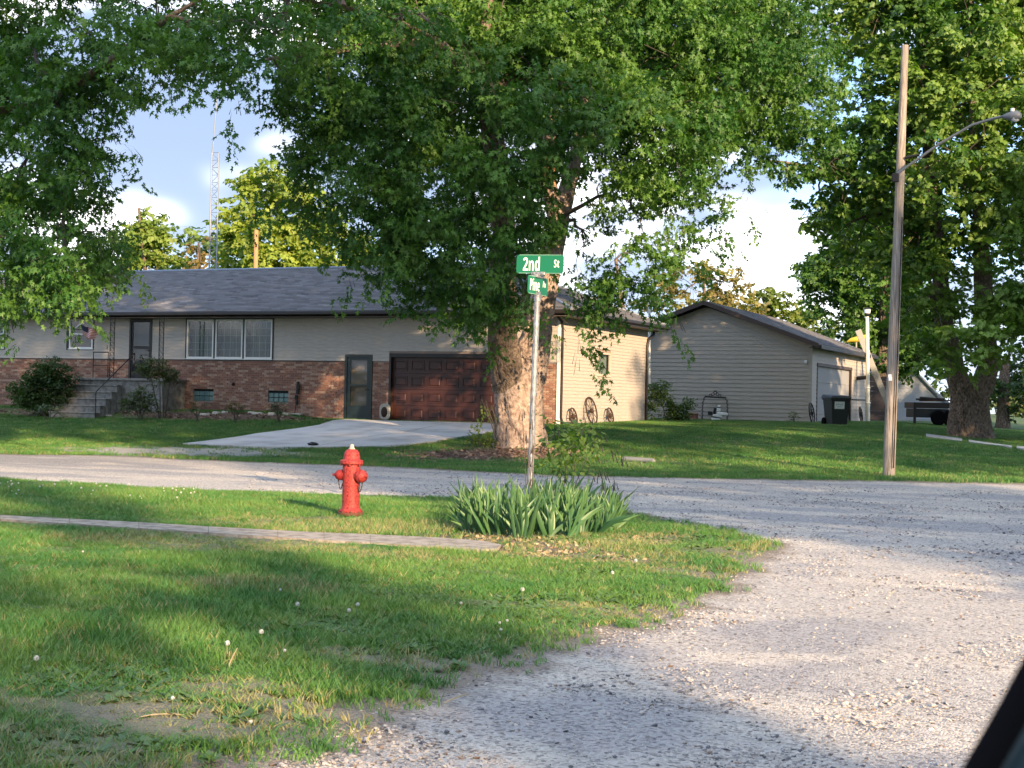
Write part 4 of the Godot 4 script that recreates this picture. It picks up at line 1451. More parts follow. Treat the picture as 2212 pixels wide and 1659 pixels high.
func leaf_shape(st: SurfaceTool, o: Vector3, dir: Vector3, n: Vector3, size: float, lobed: int, droop: float) -> void:
	var s := dir.cross(n).normalized()
	var half := []
	if lobed == 2:
		half = [[0.30, 0.06], [0.13, 0.26], [0.46, 0.60], [0.12, 0.55]]
	elif lobed == 1:
		half = [[0.40, 0.12], [0.30, 0.30], [0.48, 0.55], [0.20, 0.66]]
	else:
		half = [[0.22, 0.25], [0.26, 0.55]]
	var pts := [o]
	for h in half:
		pts.append(o + dir * h[1] * size + s * h[0] * size - n * (0.22 * h[0] + droop * h[1] * h[1]) * size)
	pts.append(o + dir * size - n * droop * size)
	for i in range(half.size() - 1, -1, -1):
		var h: Array = half[i]
		pts.append(o + dir * h[1] * size - s * h[0] * size - n * (0.22 * h[0] + droop * h[1] * h[1]) * size)
	var c := o + dir * 0.4 * size - n * droop * 0.16 * size
	for i in pts.size():
		tri(st, c, pts[i], pts[(i + 1) % pts.size()])

func spray(seed_: int, n: int, lobed: int, reach: float, size: float, hang: float) -> Mesh:
	var r := RandomNumberGenerator.new()
	r.seed = seed_
	var st := mb()
	var ax := Vector3(1, 0, 0)
	for i in n:
		var t := (i + 0.6) / n
		var p := ax * reach * (t - 0.35) + Vector3(0, -0.3 * reach * t * t, 0)
		var side := 1.0 if i % 2 == 0 else -1.0
		var out := Vector3(r.randf_range(0.1, 0.9), -hang * r.randf_range(0.4, 1.5), side * r.randf_range(0.3, 1.1)).normalized()
		if i == n - 1: out = Vector3(1, -hang, 0).normalized()
		var nn := Vector3(r.randfn(0, 0.45), 1.0, r.randfn(0, 0.45))
		nn = (nn - out * nn.dot(out)).normalized()
		p += out * size * 0.45
		p.y += r.randfn(0, 0.07) * reach
		leaf_shape(st, p, out, nn, size * r.randf_range(0.75, 1.15), lobed, r.randf_range(0.05, 0.35))
	st.generate_normals()
	return st.commit()

func make_sprays() -> void:
	for k in 3:
		sprays.get_or_add("maple", []).append(spray(10 + k, 12, 2, 0.46, 0.155, 0.75))
		sprays.get_or_add("round", []).append(spray(20 + k, 12, 1, 0.46, 0.165, 0.55))
		sprays.get_or_add("shrub", []).append(spray(30 + k, 16, 0, 0.26, 0.075, 0.25))
		sprays.get_or_add("fine", []).append(spray(40 + k, 20, 0, 0.22, 0.05, -0.1))
		sprays.get_or_add("vine", []).append(spray(50 + k, 9, 0, 0.20, 0.055, 0.45))

func B(px: float, py: float, r: float, z: float, squash := 1.0) -> Array:
	return [at(px, py, z), r * z / 3305.0, squash]

func crown(parent: Node3D, blobs: Array, style: String, density: float, c0: Color, c1: Color, scale: float, seed_: int, gap := -0.18) -> void:
	var r := RandomNumberGenerator.new()
	r.seed = seed_
	var where := [[], [], []]
	var tint := [PackedColorArray(), PackedColorArray(), PackedColorArray()]
	for b in blobs:
		var R: float = b[1]
		var n := int(4.19 * R * R * R * b[2] * density)
		for i in n:
			var d := Vector3(r.randfn(), r.randfn(), r.randfn()).normalized() * pow(r.randf(), 0.42)
			var p: Vector3 = b[0] + d * R * Vector3(1, b[2], 1)
			if nz3.get_noise_3d(p.x * 19.0 / scale, p.y * 23.0 / scale, p.z * 19.0 / scale + seed_) < gap + 0.35 * maxf(0.0, d.length() - 0.6):
				continue
			var k := r.randi() % 3
			var bs := Basis.from_euler(Vector3(r.randfn(0, 0.35), r.randf() * TAU, r.randfn(0, 0.4))) * Basis.from_scale(Vector3.ONE * scale * r.randf_range(0.75, 1.2))
			where[k].append(Transform3D(bs, p))
			var t := clampf(0.5 + 1.2 * nz3.get_noise_3d(p.x * 9.0, p.y * 9.0, p.z * 9.0) + r.randfn(0, 0.26), 0.0, 1.0)
			tint[k].append(c0.lerp(c1, t) * r.randf_range(0.82, 1.18))
		if style == "maple" and R < 3.5:
			for s in int(1.0 + R * 1.3):   # weeping twig ends
				var a := r.randf() * TAU
				var q: Vector3 = b[0] + Vector3(cos(a), 0, sin(a)) * R * sqrt(r.randf()) * 0.95 - Vector3(0, R * b[2] * r.randf_range(0.3, 0.65), 0)
				var drift := Vector3(r.randfn(0, 0.12), 0, r.randfn(0, 0.12))
				for m in r.randi_range(1, 4):
					q += drift - Vector3(0, 0.16, 0)
					var k := r.randi() % 3
					where[k].append(Transform3D(Basis.from_euler(Vector3(r.randfn(0, 0.3), r.randf() * TAU, r.randfn(0, 0.4) - 0.5)) * Basis.from_scale(Vector3.ONE * scale * r.randf_range(0.65, 0.95)), q))
					tint[k].append(c0.lerp(c1, r.randf()) * r.randf_range(0.82, 1.18))
	for k in 3:
		if where[k].size():
			scatter(parent, "crown", sprays[style][k], M.leaf, where[k], tint[k])

func limbs(st: SurfaceTool, skel: Array, blobs: Array, seed_: int, thick: float, twigs := 5) -> void:
	var r := RandomNumberGenerator.new()
	r.seed = seed_ + 5
	for b in blobs:
		var c: Vector3 = b[0]
		var best: Array = skel[0]
		var bd := 1e9
		for s in skel:
			var d: float = c.distance_to(s[0]) + maxf(0.0, s[0].y - c.y) * 0.6
			if d < bd:
				bd = d
				best = s
		var p0: Vector3 = best[0]
		var r0 := minf(best[1] * 0.7, thick * (0.5 + 0.5 * b[1]))
		var pts := []
		var rad := []
		var L := p0.distance_to(c)
		for i in 6:
			var t := i / 5.0
			var p := p0.lerp(c, t) + Vector3(0, sin(t * PI) * 0.10 * L, 0) + Vector3(r.randfn(), r.randfn(), r.randfn()) * 0.035 * L * sin(t * PI)
			pts.append(p)
			rad.append(lerpf(r0, r0 * 0.35, t))
			if i > 0: skel.append([p, rad[i]])
		tube(st, pts, rad, 6)
		for k in twigs:
			var d: Vector3 = Vector3(r.randfn(), r.randfn() * 0.8 - 0.2, r.randfn()).normalized() * b[1] * r.randf_range(0.5, 0.95)
			var e: Vector3 = c + d
			var s: Vector3 = pts[r.randi_range(3, 5)]
			var m := s.lerp(e, 0.5) + Vector3(0, 0.12 * b[1], 0)
			tube(st, [s, m, e - Vector3(0, 0.1, 0)], [r0 * 0.3, r0 * 0.2, 0.008], 5)

func tree(called: String, label: String, base: Vector3, stems: Array, blobs: Array, style: String, density: float, c0: Color, c1: Color, scale: float, seed_: int, bark := "bark", group := "", thick := 0.07, gap := -0.18, dark_from := 99) -> Node3D:
	var t := thing(called, label, "shrub" if called.contains("shrub") or called.contains("bush") else "tree", base, group)
	var skel := []
	var st := mb()
	for k in stems.size():
		var s: Array = stems[k]
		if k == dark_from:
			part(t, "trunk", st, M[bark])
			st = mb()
		if s[1][0] > 0.3:
			bole(st, s[0], s[1])
		else:
			tube(st, s[0], s[1], 8, 0.12)
		for i in s[0].size():
			if i > 0: skel.append([s[0][i], s[1][i]])
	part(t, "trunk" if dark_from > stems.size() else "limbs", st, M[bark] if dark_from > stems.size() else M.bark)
	st = mb()
	limbs(st, skel, blobs, seed_, thick)
	part(t, "branches", st, M.twig_bark, "stuff")
	crown(t, blobs, style, density, c0, c1, scale, seed_, gap)
	return t

func bole(st: SurfaceTool, pts: Array, rad: Array) -> void:   # a thick stem: bark ridges and hollows as relief, roots at a flared foot
	var p := []
	var r := []
	for i in pts.size() - 1:
		var n := maxi(1, int(pts[i].distance_to(pts[i + 1]) / 0.14))
		for k in n:
			var t := float(k) / n
			p.append(pts[i].lerp(pts[i + 1], t))
			r.append(lerpf(rad[i], rad[i + 1], t))
	p.append(pts[-1])
	r.append(rad[-1])
	st.set_smooth_group(0)
	var sides := 44
	var prev := []
	for i in p.size():
		var ring_ := []
		for k in sides:
			var a := TAU * k / sides
			var o := Vector3(cos(a), 0, sin(a))
			var q: Vector3 = p[i] + o * r[i]
			var ridge := absf(nz3.get_noise_3d(q.x * 85.0, q.y * 12.0, q.z * 85.0))
			var f := 0.98 - 0.20 * smoothstep(0.2, 0.0, ridge) + 0.16 * nz3.get_noise_3d(q.x * 26.0, q.y * 10.0, q.z * 26.0) + 0.05 * nz3.get_noise_3d(q.x * 200.0, q.y * 60.0, q.z * 200.0)
			ring_.append(p[i] + o * r[i] * f)
		if i > 0:
			for k in sides:
				var j := (k + 1) % sides
				quad(st, prev[k], ring_[k], ring_[j], prev[j])
		prev = ring_

func pix(list: Array, z: float) -> Array:   # [[px, py, width px, depth offset]] to a stem
	var pts := []
	var rad := []
	for p in list:
		var d: float = z + (p[3] if p.size() > 3 else 0.0)
		pts.append(at(p[0], p[1], d))
		rad.append(p[2] * 0.5 * d / 3305.0)
	return [pts, rad]

func depth_of(p: Vector3) -> float:
	return (cam.basis.inverse() * (p - cam.position)).z * -1.0

func make_trees() -> void:
	make_sprays()
	var dark0 := Color(0.042, 0.130, 0.022)
	var dark1 := Color(0.120, 0.245, 0.040)
	# the big silver maple before the garage door
	var b := gnd(1118, 962)
	var z := depth_of(b)
	var stems := [
		pix([[1124, 975, 150], [1122, 955, 124], [1120, 915, 110], [1118, 870, 104], [1118, 830, 102], [1122, 795, 90], [1128, 770, 76]], z),
		pix([[1125, 830, 96], [1146, 760, 78], [1166, 690, 58], [1180, 620, 50], [1193, 555, 46], [1208, 480, 46], [1222, 420, 40, 0.4], [1240, 350, 34, 1.0], [1262, 250, 30, 2.0], [1285, 120, 24, 2.5], [1290, -60, 18, 3.0], [1280, -260, 10, 3.0]], z),
		pix([[1205, 500, 36], [1190, 420, 34, -0.4], [1183, 360, 33, -0.6], [1186, 300, 28, -0.7], [1196, 250, 18, -0.8]], z),
		pix([[1108, 850, 92], [1090, 770, 74, -0.4], [1084, 690, 62, -0.9], [1086, 590, 56, -1.5], [1085, 480, 54, -2.1], [1075, 360, 52, -2.8], [1056, 250, 52, -3.4], [1015, 165, 50, -4.0], [940, 90, 44, -4.8], [850, 45, 36, -5.6], [740, 15, 28, -6.4], [620, -5, 20, -7.2], [500, -20, 12, -7.8]], z),
		pix([[1040, 200, 26, -3.4], [1110, 165, 20, -2.2], [1200, 182, 17, -1.6], [1290, 200, 14, -1.4], [1400, 232, 10, -1.4], [1500, 262, 6, -1.2], [1580, 275, 3, -1.0]], z),
		pix([[1060, 260, 30, -3.3], [1040, 120, 26, -3.2], [1060, -20, 24, -3.0], [1100, -180, 18, -2.6], [1120, -330, 10, -2.0]], z),
		pix([[940, 90, 24, -4.8], [820, 95, 18, -5.2], [700, 115, 13, -5.5], [590, 125, 7, -5.8], [520, 150, 3, -6]], z)]
	var blobs := []
	for q in [[930, 50, 70, -7.4], [1010, 110, 60, -6.6], [1060, 180, 60, -6], [840, 30, 70, -8.2], [740, 20, 70, -9], [1180, 150, 50, -6.8], [1300, 180, 50, -7], [1420, 200, 55, -7.2], [620, 60, 110, -7], [720, 130, 170, -5], [900, 90, 180, -4], [1090, 90, 190, -3], [1290, 100, 200, -3], [1480, 120, 190, -2], [1660, 140, 160, -1], [1760, 250, 100, 0], [640, 230, 80, -5], [720, 310, 105, -4], [860, 290, 165, -5], [1050, 290, 175, -5], [1250, 250, 140, -5], [1190, 300, 90, 3], [1430, 290, 160, -3], [1590, 280, 110, -1], [1700, 330, 70, 0],
			[600, 380, 40, -4.5], [620, 430, 50, -4.5], [590, 425, 26, -5], [660, 470, 50, -4.5], [650, 330, 70, -5], [720, 520, 50, -4], [800, 500, 70, -5], [860, 520, 80, -5], [645, 400, 62, -4], [700, 455, 62, -4], [1140, 560, 70, -4], [1130, 660, 60, -4], [1080, 600, 80, -5], [1150, 480, 80, -4], [1160, 700, 32, -3], [960, 600, 55, -4], [1115, 715, 36, -2.5], [1215, 690, 30, -2], [1110, 580, 40, -3.5], [800, 440, 110, -5], [940, 460, 140, -5], [1075, 450, 140, -4.5], [1010, 600, 120, -3], [880, 590, 80, -4], [770, 560, 52, -4], [745, 595, 30, -4], [830, 605, 38, -4], [900, 635, 46, -3.5], [985, 645, 60, -3], [1075, 650, 70, -2.5], [1060, 725, 26, -2],
			[1350, 430, 95, -2], [1400, 540, 85, -3], [1310, 620, 78, -2], [1260, 710, 58, -2], [1270, 520, 45, 2.5], [1230, 620, 50, 2.5], [1250, 770, 38, -2], [1330, 640, 75, -2.5], [1420, 640, 45, -3], [1470, 690, 28, -3], [1470, 470, 75, -2], [1480, 560, 38, -3], [1545, 560, 30, -3], [1540, 420, 55, -2], [1640, 445, 36, -1], [1570, 500, 26, -3], [1660, 470, 20, -1.5], [1300, 780, 20, -2]]:
		blobs.append(B(q[0], q[1], q[2], z + q[3]))
		if q[2] > 100:
			blobs.append(B(q[0] + 30, q[1] + 15, q[2] * 0.9, z + 3.5))
	for q in [[700, -120, 190, -5], [950, -170, 230, -3], [1200, -200, 240, -2], [1450, -150, 220, -1], [1650, -40, 170, 0], [1100, -420, 230, 0], [1350, -400, 220, 2], [850, -350, 190, 2], [1150, -100, 240, 5], [1400, 0, 220, 5], [900, 0, 200, 4]]:
		blobs.append(B(q[0], q[1], q[2], z + q[3]))
	var t := tree("maple_tree", "huge silver maple with drooping boughs and pale pink trunk before the garage door", b, stems, blobs, "maple", 26.0, dark0, dark1, 1.0, 1, "pale_bark", "", 0.07, -0.10, 3)  # limbs get darker bark than the trunk: leaf shade put into the colour
	var st := mb()
	var c := at(1183, 362, z - 1.1)
	tube(st, [c + Vector3(0.05, -0.5, 0), c, c + Vector3(0.1, 0.28, 0.02)], [0.2, 0.24, 0.1], 9, 0.2)
	part(t, "broken_stub", st, M.cut_wood)
	# foliage of the tree at the left edge, its trunk outside the frame
	z = 35.0
	b = at(-330, 930, z)
	b.y = height(b.x, -b.z)
	stems = [[[b - Vector3(0, 0.3, 0), b + Vector3(0, 0.6, 0), b + Vector3(0.1, 3.0, 0), b + Vector3(0.3, 5.5, 0.2)], [0.85, 0.62, 0.55, 0.45]],
		pix([[-290, 480, 80], [-200, 330, 66, -1], [-60, 250, 52, -2], [110, 220, 40, -3], [230, 140, 30, -3.5], [360, 40, 22, -4], [480, -30, 14, -4]], z),
		pix([[-290, 480, 70], [-150, 500, 44, -1], [0, 520, 30, -2], [140, 540, 18, -3]], z), pix([[-300, 470, 70], [-280, 200, 56], [-250, -100, 40], [-240, -400, 20]], z)]
	blobs = []
	for q in [[60, 60, 85, -2], [190, 70, 90, -3], [330, 40, 95, -4], [450, 60, 100, -4], [560, 60, 80, -5], [30, 210, 120, -2], [170, 190, 105, -3], [265, 160, 70, -3.5], [380, 120, 70, -4], [430, 180, 30, -4], [520, 170, 60, -5], [505, 235, 22, -5], [60, 340, 130, -2], [190, 310, 62, -3], [235, 300, 40, -3],
			[40, 480, 120, -2], [140, 440, 72, -3], [200, 500, 66, -3], [250, 520, 45, -3], [60, 580, 90, -3], [180, 590, 80, -3], [250, 600, 42, -3], [20, 660, 55, -3], [110, 635, 45, -3], [15, 705, 22, -3], [290, 335, 26, -3], [280, 560, 36, -2], [255, 480, 36, -2], [30, 620, 70, -4], [140, 610, 70, -4], [220, 440, 50, -3], [210, 380, 50, -2], [255, 335, 22, -3], [330, 130, 80, -5], [420, 110, 80, -5], [490, 120, 70, -5], [380, 180, 30, -5], [300, 190, 50, -4], [110, 130, 100, -4], [260, 60, 90, -5], [120, 270, 100, -4], [30, 130, 90, 1], [120, 400, 90, 1], [180, 520, 90, 1], [60, 500, 110, -4], [130, 560, 90, -5], [230, 560, 60, 0], [400, 50, 90, 0], [520, 40, 80, 0], [215, 230, 70, -2], [155, 350, 80, -4],
			[-120, 100, 180, 0], [-150, 350, 200, 0], [-130, 600, 150, 0], [-350, 250, 260, 0], [-300, -100, 280, 0], [50, -150, 220, -2], [300, -150, 200, -3], [-450, 450, 200, 0], [-200, -350, 250, 0]]:
		blobs.append(B(q[0], q[1], q[2], z + q[3]))
	tree("maple_tree", "dark leafy maple hanging into view from the left edge above the roof", b, stems, blobs, "maple", 28.0, dark0, dark1, 1.0, 2, "bark")
	# the wide tree at the right
	b = gnd(2098, 946)
	z = depth_of(b)
	stems = [pix([[2098, 955, 112], [2096, 935, 98], [2094, 900, 88], [2096, 865, 84], [2098, 835, 92], [2100, 815, 84]], z),
		pix([[2080, 850, 56], [2060, 790, 46], [2040, 700, 42, -1], [2025, 560, 36, -1], [2010, 400, 30, -1], [2000, 200, 22, 0], [1990, 0, 14, 0]], z),
		pix([[2115, 850, 60], [2135, 790, 48], [2128, 700, 44, -0.5], [2122, 600, 40, -1], [2118, 520, 30, -2.0], [2112, 440, 26, -2.2], [2106, 340, 24, -2.2], [2104, 280, 20, -2], [2100, 100, 16, -1], [2095, -100, 10, -1]], z),
		pix([[2030, 600, 28], [1950, 480, 22, 0], [1860, 400, 16, 0], [1770, 365, 10, -0.5], [1690, 350, 5, -0.5], [1640, 345, 2.5, -0.5]], z)]
	blobs = []
	for q in [[1860, 60, 100, 0], [1960, 60, 130, -1], [2090, 90, 130, -2], [2200, 60, 130, -1], [1880, 200, 90, -1], [2000, 200, 130, -2], [2130, 220, 120, -3], [2230, 230, 130, -2], [1790, 355, 50, -1.5], [1850, 395, 55, -1.5], [1730, 350, 34, -1], [1820, 330, 85, 0], [1930, 340, 120, -1], [2060, 360, 110, -3.5], [2180, 380, 120, -3], [1770, 440, 70, 0], [1860, 470, 110, 0], [1980, 500, 120, -1], [2050, 500, 90, -2], [2190, 520, 110, -3],
			[2010, 640, 110, -2], [2130, 640, 90, -3], [2220, 650, 110, -3], [2040, 740, 80, -3], [2140, 740, 80, -3.5], [2230, 760, 90, -3], [2060, 800, 36, -3.5], [2170, 805, 42, -3], [1735, 480, 34, 0], [1720, 380, 40, 0],
			[2000, -120, 200, 0], [2200, -150, 220, 0], [1850, -60, 140, 0], [2380, 100, 220, 0], [2400, 400, 220, 0], [2380, 650, 160, 0], [2100, -380, 240, 0], [2300, -380, 240, 0]]:
		blobs.append(B(q[0], q[1], q[2], z + q[3]))
		if q[2] > 100 and q[0] < 2250 and q[1] > 0:
			blobs.append(B(q[0] - 10, q[1] + 10, q[2] * 0.85, z + 4.5))
	t = tree("broad_tree", "broad yellow green tree with a massive forked grey trunk at the right edge", b, stems, blobs, "round", 15.0, Color(0.065, 0.16, 0.03), Color(0.19, 0.31, 0.06), 1.05, 3, "bark", "", 0.07, -0.12, 3)
	st = mb()
	c = at(2129, 465, z - 2.2)
	var cut_t := Transform3D(Basis(Vector3.RIGHT, PI / 2), c)
	torus(st, 0.13, 0.06, Transform3D(Basis.IDENTITY, c), 16, 8)
	bar(st, c + Vector3(-0.15, 0.0, -0.3), c + Vector3(0, 0, -0.02), 0.13, 10)
	part(t, "sawn_knot", st, M.cut_wood)
	z = 72.0
	b = at(1900, 900, z)
	b.y = height(b.x, -b.z)
	stems = [[[b - Vector3(0, 0.2, 0), b + Vector3(0, 0.6, 0), b + Vector3(0.2, 4.0, 0), b + Vector3(0.1, 9.0, 0)], [0.6, 0.42, 0.34, 0.14]]]
	blobs = []
	for q in [[1800, 560, 85, 0], [1890, 590, 115, 0], [1830, 690, 75, 0], [1930, 710, 95, 0], [1985, 780, 45, 0], [1760, 660, 45, 1], [1745, 590, 40, 1], [1880, 775, 45, 1], [1950, 620, 90, 2], [1850, 490, 80, 2], [1950, 480, 90, 3], [1780, 730, 34, 1], [1840, 750, 40, 0], [1930, 790, 40, 0], [2020, 720, 70, 3], [1790, 480, 50, 2]]:
		blobs.append(B(q[0], q[1], q[2], z + q[3]))
	tree("broad_tree", "dark green tree behind the garage roof and the thin white lamp post", b, stems, blobs, "round", 13.0, Color(0.05, 0.135, 0.028), Color(0.12, 0.24, 0.045), 1.2, 6)
	# small dark tree at the far right
	z = 64.0
	b = at(2166, 938, z)
	b.y = height(b.x, -b.z)
	stems = [[[b - Vector3(0, 0.2, 0), b + Vector3(0, 0.4, 0), b + Vector3(0, 2.0, 0), b + Vector3(0.1, 3.0, 0)], [0.36, 0.27, 0.22, 0.16]]]
	blobs = []
	for q in [[2130, 830, 44, 0], [2180, 840, 50, 0], [2225, 850, 50, 0], [2160, 800, 60, 1], [2220, 800, 60, 1], [2205, 880, 30, 0], [2125, 865, 24, 0]]:
		blobs.append(B(q[0], q[1], q[2], z + q[3]))
	tree("small_tree", "small low branched tree right of the massive trunk", b, stems, blobs, "round", 16.0, Color(0.03, 0.075, 0.022), Color(0.07, 0.14, 0.035), 1.0, 4)
	# sunlit trees beyond the house
	var y0 := Color(0.16, 0.25, 0.035)
	var y1 := Color(0.30, 0.38, 0.06)
	far_tree("far_tree", "tall sunlit yellow green tree beyond the roof right of the antenna mast", 570, 590, 92.0, [[545, 395, 44], [600, 430, 66], [530, 460, 50], [500, 500, 40], [640, 500, 70], [580, 530, 70], [500, 550, 45], [620, 570, 70], [540, 590, 60], [690, 480, 50], [570, 365, 30], [660, 420, 40], [610, 370, 26]], "round", 6.0, y0, y1, 2.0, 11)
	far_tree("far_tree", "sunlit yellow green tree beyond the roof, hidden in part by the drooping maple", 730, 590, 98.0, [[690, 530, 55], [740, 500, 60], [790, 540, 60], [720, 570, 60], [790, 590, 60], [850, 560, 60]], "round", 6.0, y0, y1, 2.0, 12)
	far_tree("far_tree", "low sunlit green tree beyond the roof beside the left boughs", 350, 590, 104.0, [[300, 450, 30], [340, 490, 30], [320, 500, 44], [400, 500, 26], [450, 520, 30], [360, 520, 48], [310, 540, 48], [390, 555, 40], [340, 580, 50], [280, 510, 40], [290, 570, 50], [355, 465, 20]], "round", 5.5, Color(0.12, 0.21, 0.035), Color(0.23, 0.32, 0.06), 2.0, 13)
	far_tree("far_tree", "reddish brown budding tree beyond the roof left of the antenna mast", 430, 590, 88.0, [[430, 525, 30], [425, 555, 38], [435, 585, 44], [410, 580, 30]], "round", 3.4, Color(0.16, 0.13, 0.035), Color(0.24, 0.17, 0.05), 1.5, 14)
	far_tree("far_tree", "tan budding tree beyond the garage ridge", 1540, 680, 96.0, [[1520, 605, 48], [1580, 620, 50], [1480, 630, 45], [1600, 660, 50], [1540, 660, 50], [1450, 600, 40], [1430, 660, 40], [1630, 640, 30]], "round", 5.5, Color(0.19, 0.16, 0.055), Color(0.27, 0.25, 0.075), 1.8, 15)
	far_tree("far_tree", "sunlit green tree beyond the right roof slope of the garage", 1690, 690, 104.0, [[1660, 650, 38], [1700, 665, 42], [1745, 690, 40], [1640, 690, 45], [1720, 710, 45], [1790, 720, 40], [1790, 680, 20]], "round", 5.5, Color(0.12, 0.18, 0.03), Color(0.20, 0.25, 0.05), 2.0, 16)
	far_tree("far_tree", "thin grey twigged tree behind the house ridge under the maple boughs", 1380, 680, 80.0, [[1330, 560, 50], [1390, 540, 60], [1440, 530, 45], [1360, 620, 50], [1420, 610, 50]], "round", 0.55, Color(0.10, 0.12, 0.04), Color(0.16, 0.16, 0.07), 1.4, 17)
	# trees beside and behind the camera that break up the evening sun over the corner
	shade_tree("shade_maple", "tall maple on the right of the intersection, its crown over the street", sunward(12, 14, 0), [[12, 13.6, 5.5, 3.6], [12, 17.5, 6.0, 3.4], [12, 11.2, 5.0, 1.9], [12, 13.5, 10, 3.8], [12, 18, 9.5, 3.4], [11, 10.9, 9.5, 2.1], [12, 14, 15, 3.8], [13, 20.5, 15, 2.6], [11, 11.0, 13.5, 2.3], [12, 15, 19, 3.4], [10, 15.0, 3.6, 2.2], [11, 20.2, 8.0, 2.2], [4, 10.5, 16, 3.4], [2, 7.5, 16.5, 3.4], [1, 5.0, 18, 3.2], [2, 9, 20.5, 3.2]], 31)
	shade_tree("shade_maple", "spreading maple beside the street, behind the parked car", sunward(17, -2, 0), [[16, -0.4, 6.5, 2.5], [16, -0.5, 10.0, 2.6], [15, -0.4, 13.5, 2.4], [17, -4.0, 7, 3.2], [16, -4.5, 12, 3.4], [17, -8.0, 8, 3.2], [16, -7.5, 12, 3.0], [16, 3.8, 4.2, 1.10], [16, 3.8, 5.4, 1.15], [16, 3.8, 6.6, 1.10], [16, 3.8, 7.8, 1.15], [16, 3.8, 9.0, 1.10], [16, 3.8, 10.2, 1.15], [16, 3.8, 11.5, 1.20], [16, 3.2, 12.9, 1.2], [17.5, 3.85, 5.0, 1.10], [17.5, 3.85, 6.2, 1.10], [17.5, 3.85, 7.4, 1.10], [17.5, 3.85, 8.6, 1.10], [17.5, 3.85, 10.0, 1.20], [16, 0.8, 4.6, 1.6], [18, 0.2, 8.4, 2.2]], 32)
	shade_tree("shade_maple", "maple at the far right of the cross street, beyond the intersection", sunward(-1, 27.5, 0), [[-1, 27, 8, 3.2], [0, 30, 11, 3.4], [-2, 25.2, 11, 2.2], [-1, 29, 6, 3.0], [-1, 24, 8.5, 2.2], [-1, 29.5, 14.5, 2.0], [0, 22.5, 10.5, 1.8]], 33)
	shade_tree("shade_maple", "maple in the yard right of the pole, outside the lawn corner", Vector3(6.8, 0, -39.5), [[-20, 35, 7, 4.0], [-20, 36, 9.6, 3.4], [-20, 34.4, 11.4, 2.4], [-19, 34, 9.4, 3.0], [-18, 37, 7.5, 3.4], [-20, 33, 7.5, 3.0], [-21, 32, 10, 2.4]], 35)
	shade_tree("shade_maple", "maple farther along the cross street, right of the trailer and the white shed", sunward(-20, 45, 0), [[-20, 40, 6, 3.4], [-20, 40.5, 9, 2.6], [-20, 44, 8, 3.6], [-20, 44, 10, 2.6], [-20, 48.5, 8, 3.6], [-20, 48.5, 11, 3.0], [-20, 53, 9, 3.4], [-21, 53, 13, 3.4], [-20, 57, 12, 3.2], [-19, 46, 5, 2.4], [-19, 42, 4.4, 2.0]], 36)
	shade_tree("shade_maple", "maple on the left side of the street, well behind the parked car", sunward(19, -11, 0), [[19, -11, 8, 3.6], [18, -13, 11, 3.6], [20, -9.5, 12, 3.0], [18, -10, 6, 2.6]], 34)

func far_tree(called: String, label: String, px: float, py: float, z: float, list: Array, style: String, density: float, c0: Color, c1: Color, scale: float, seed_: int) -> void:
	var b := at(px, py, z)
	b.y = height(b.x, -b.z)
	var blobs := []
	var top := -1e9
	for q in list:
		blobs.append(B(q[0], q[1], q[2], z + rng.randf_range(-2.5, 2.5)))
		top = maxf(top, blobs[-1][0].y)
	for k in 3:   # the lower crown, behind the roofs
		blobs.append([b + Vector3(rng.randf_range(-2, 2), lerpf(b.y + 2.5, top, 0.3) - b.y, rng.randf_range(-2, 2)), 1.8, 1.0])
	var m := b.lerp(blobs[0][0], 0.5)
	var stems := [[[b - Vector3(0, 0.2, 0), b + Vector3(0, 1.0, 0), m, blobs[0][0]], [0.42, 0.3, 0.2, 0.08]]]
	tree(called, label, b, stems, blobs, style, density, c0, c1, scale, seed_, "bark", "", 0.05, -0.12)

func sunward(along: float, across: float, y: float) -> Vector3:   # metres towards the evening sun, and across its light
	return Vector3(0.78 * along + 0.62 * across, y, 0.62 * along - 0.78 * across)

func shade_tree(called: String, label: String, b: Vector3, list: Array, seed_: int) -> void:
	b.y = height(b.x, -b.z)
	var blobs := []
	for q in list:
		blobs.append([sunward(q[0], q[1], q[2]), q[3], 0.95])
	var stems := [[[b - Vector3(0, 0.3, 0), b + Vector3(0, 0.7, 0), b + Vector3(0.1, 3.5, 0), b + Vector3(0.2, 7.0, 0.1), b + Vector3(0, 12.0, 0)], [0.8, 0.58, 0.5, 0.36, 0.15]]]
	tree(called, label, b, stems, blobs, "maple", 11.0, Color(0.03, 0.085, 0.02), Color(0.07, 0.15, 0.03), 1.25, seed_, "bark", "", 0.06, -0.14)

func bush(called: String, label: String, px: float, py: float, list: Array, style: String, density: float, c0: Color, c1: Color, scale: float, seed_: int, z := 0.0, group := "") -> void:
	var stem := 0.006 if called.begins_with("vine") else 0.018
	var b := gnd(px, py) if z == 0.0 else at(px, py, z)
	b.y = height(b.x, -b.z)
	var d := depth_of(b)
	var blobs := []
	for q in list:
		blobs.append(B(q[0], q[1], q[2], d + (q[3] if q.size() > 3 else 0.0)))
	var stems := []
	for q in blobs.slice(0, 4):
		var f := b + Vector3(rng.randfn(0, 0.05), -0.05, rng.randfn(0, 0.05))
		stems.append([[f, f.lerp(q[0], 0.5) + Vector3(0, 0.05, 0), q[0]], [stem, stem * 0.8, stem * 0.4]])
	tree(called, label, b, stems, blobs, style, density, c0, c1, scale, seed_, "twig_bark", group, 0.0035 if called.begins_with("vine") else 0.006, -0.25)

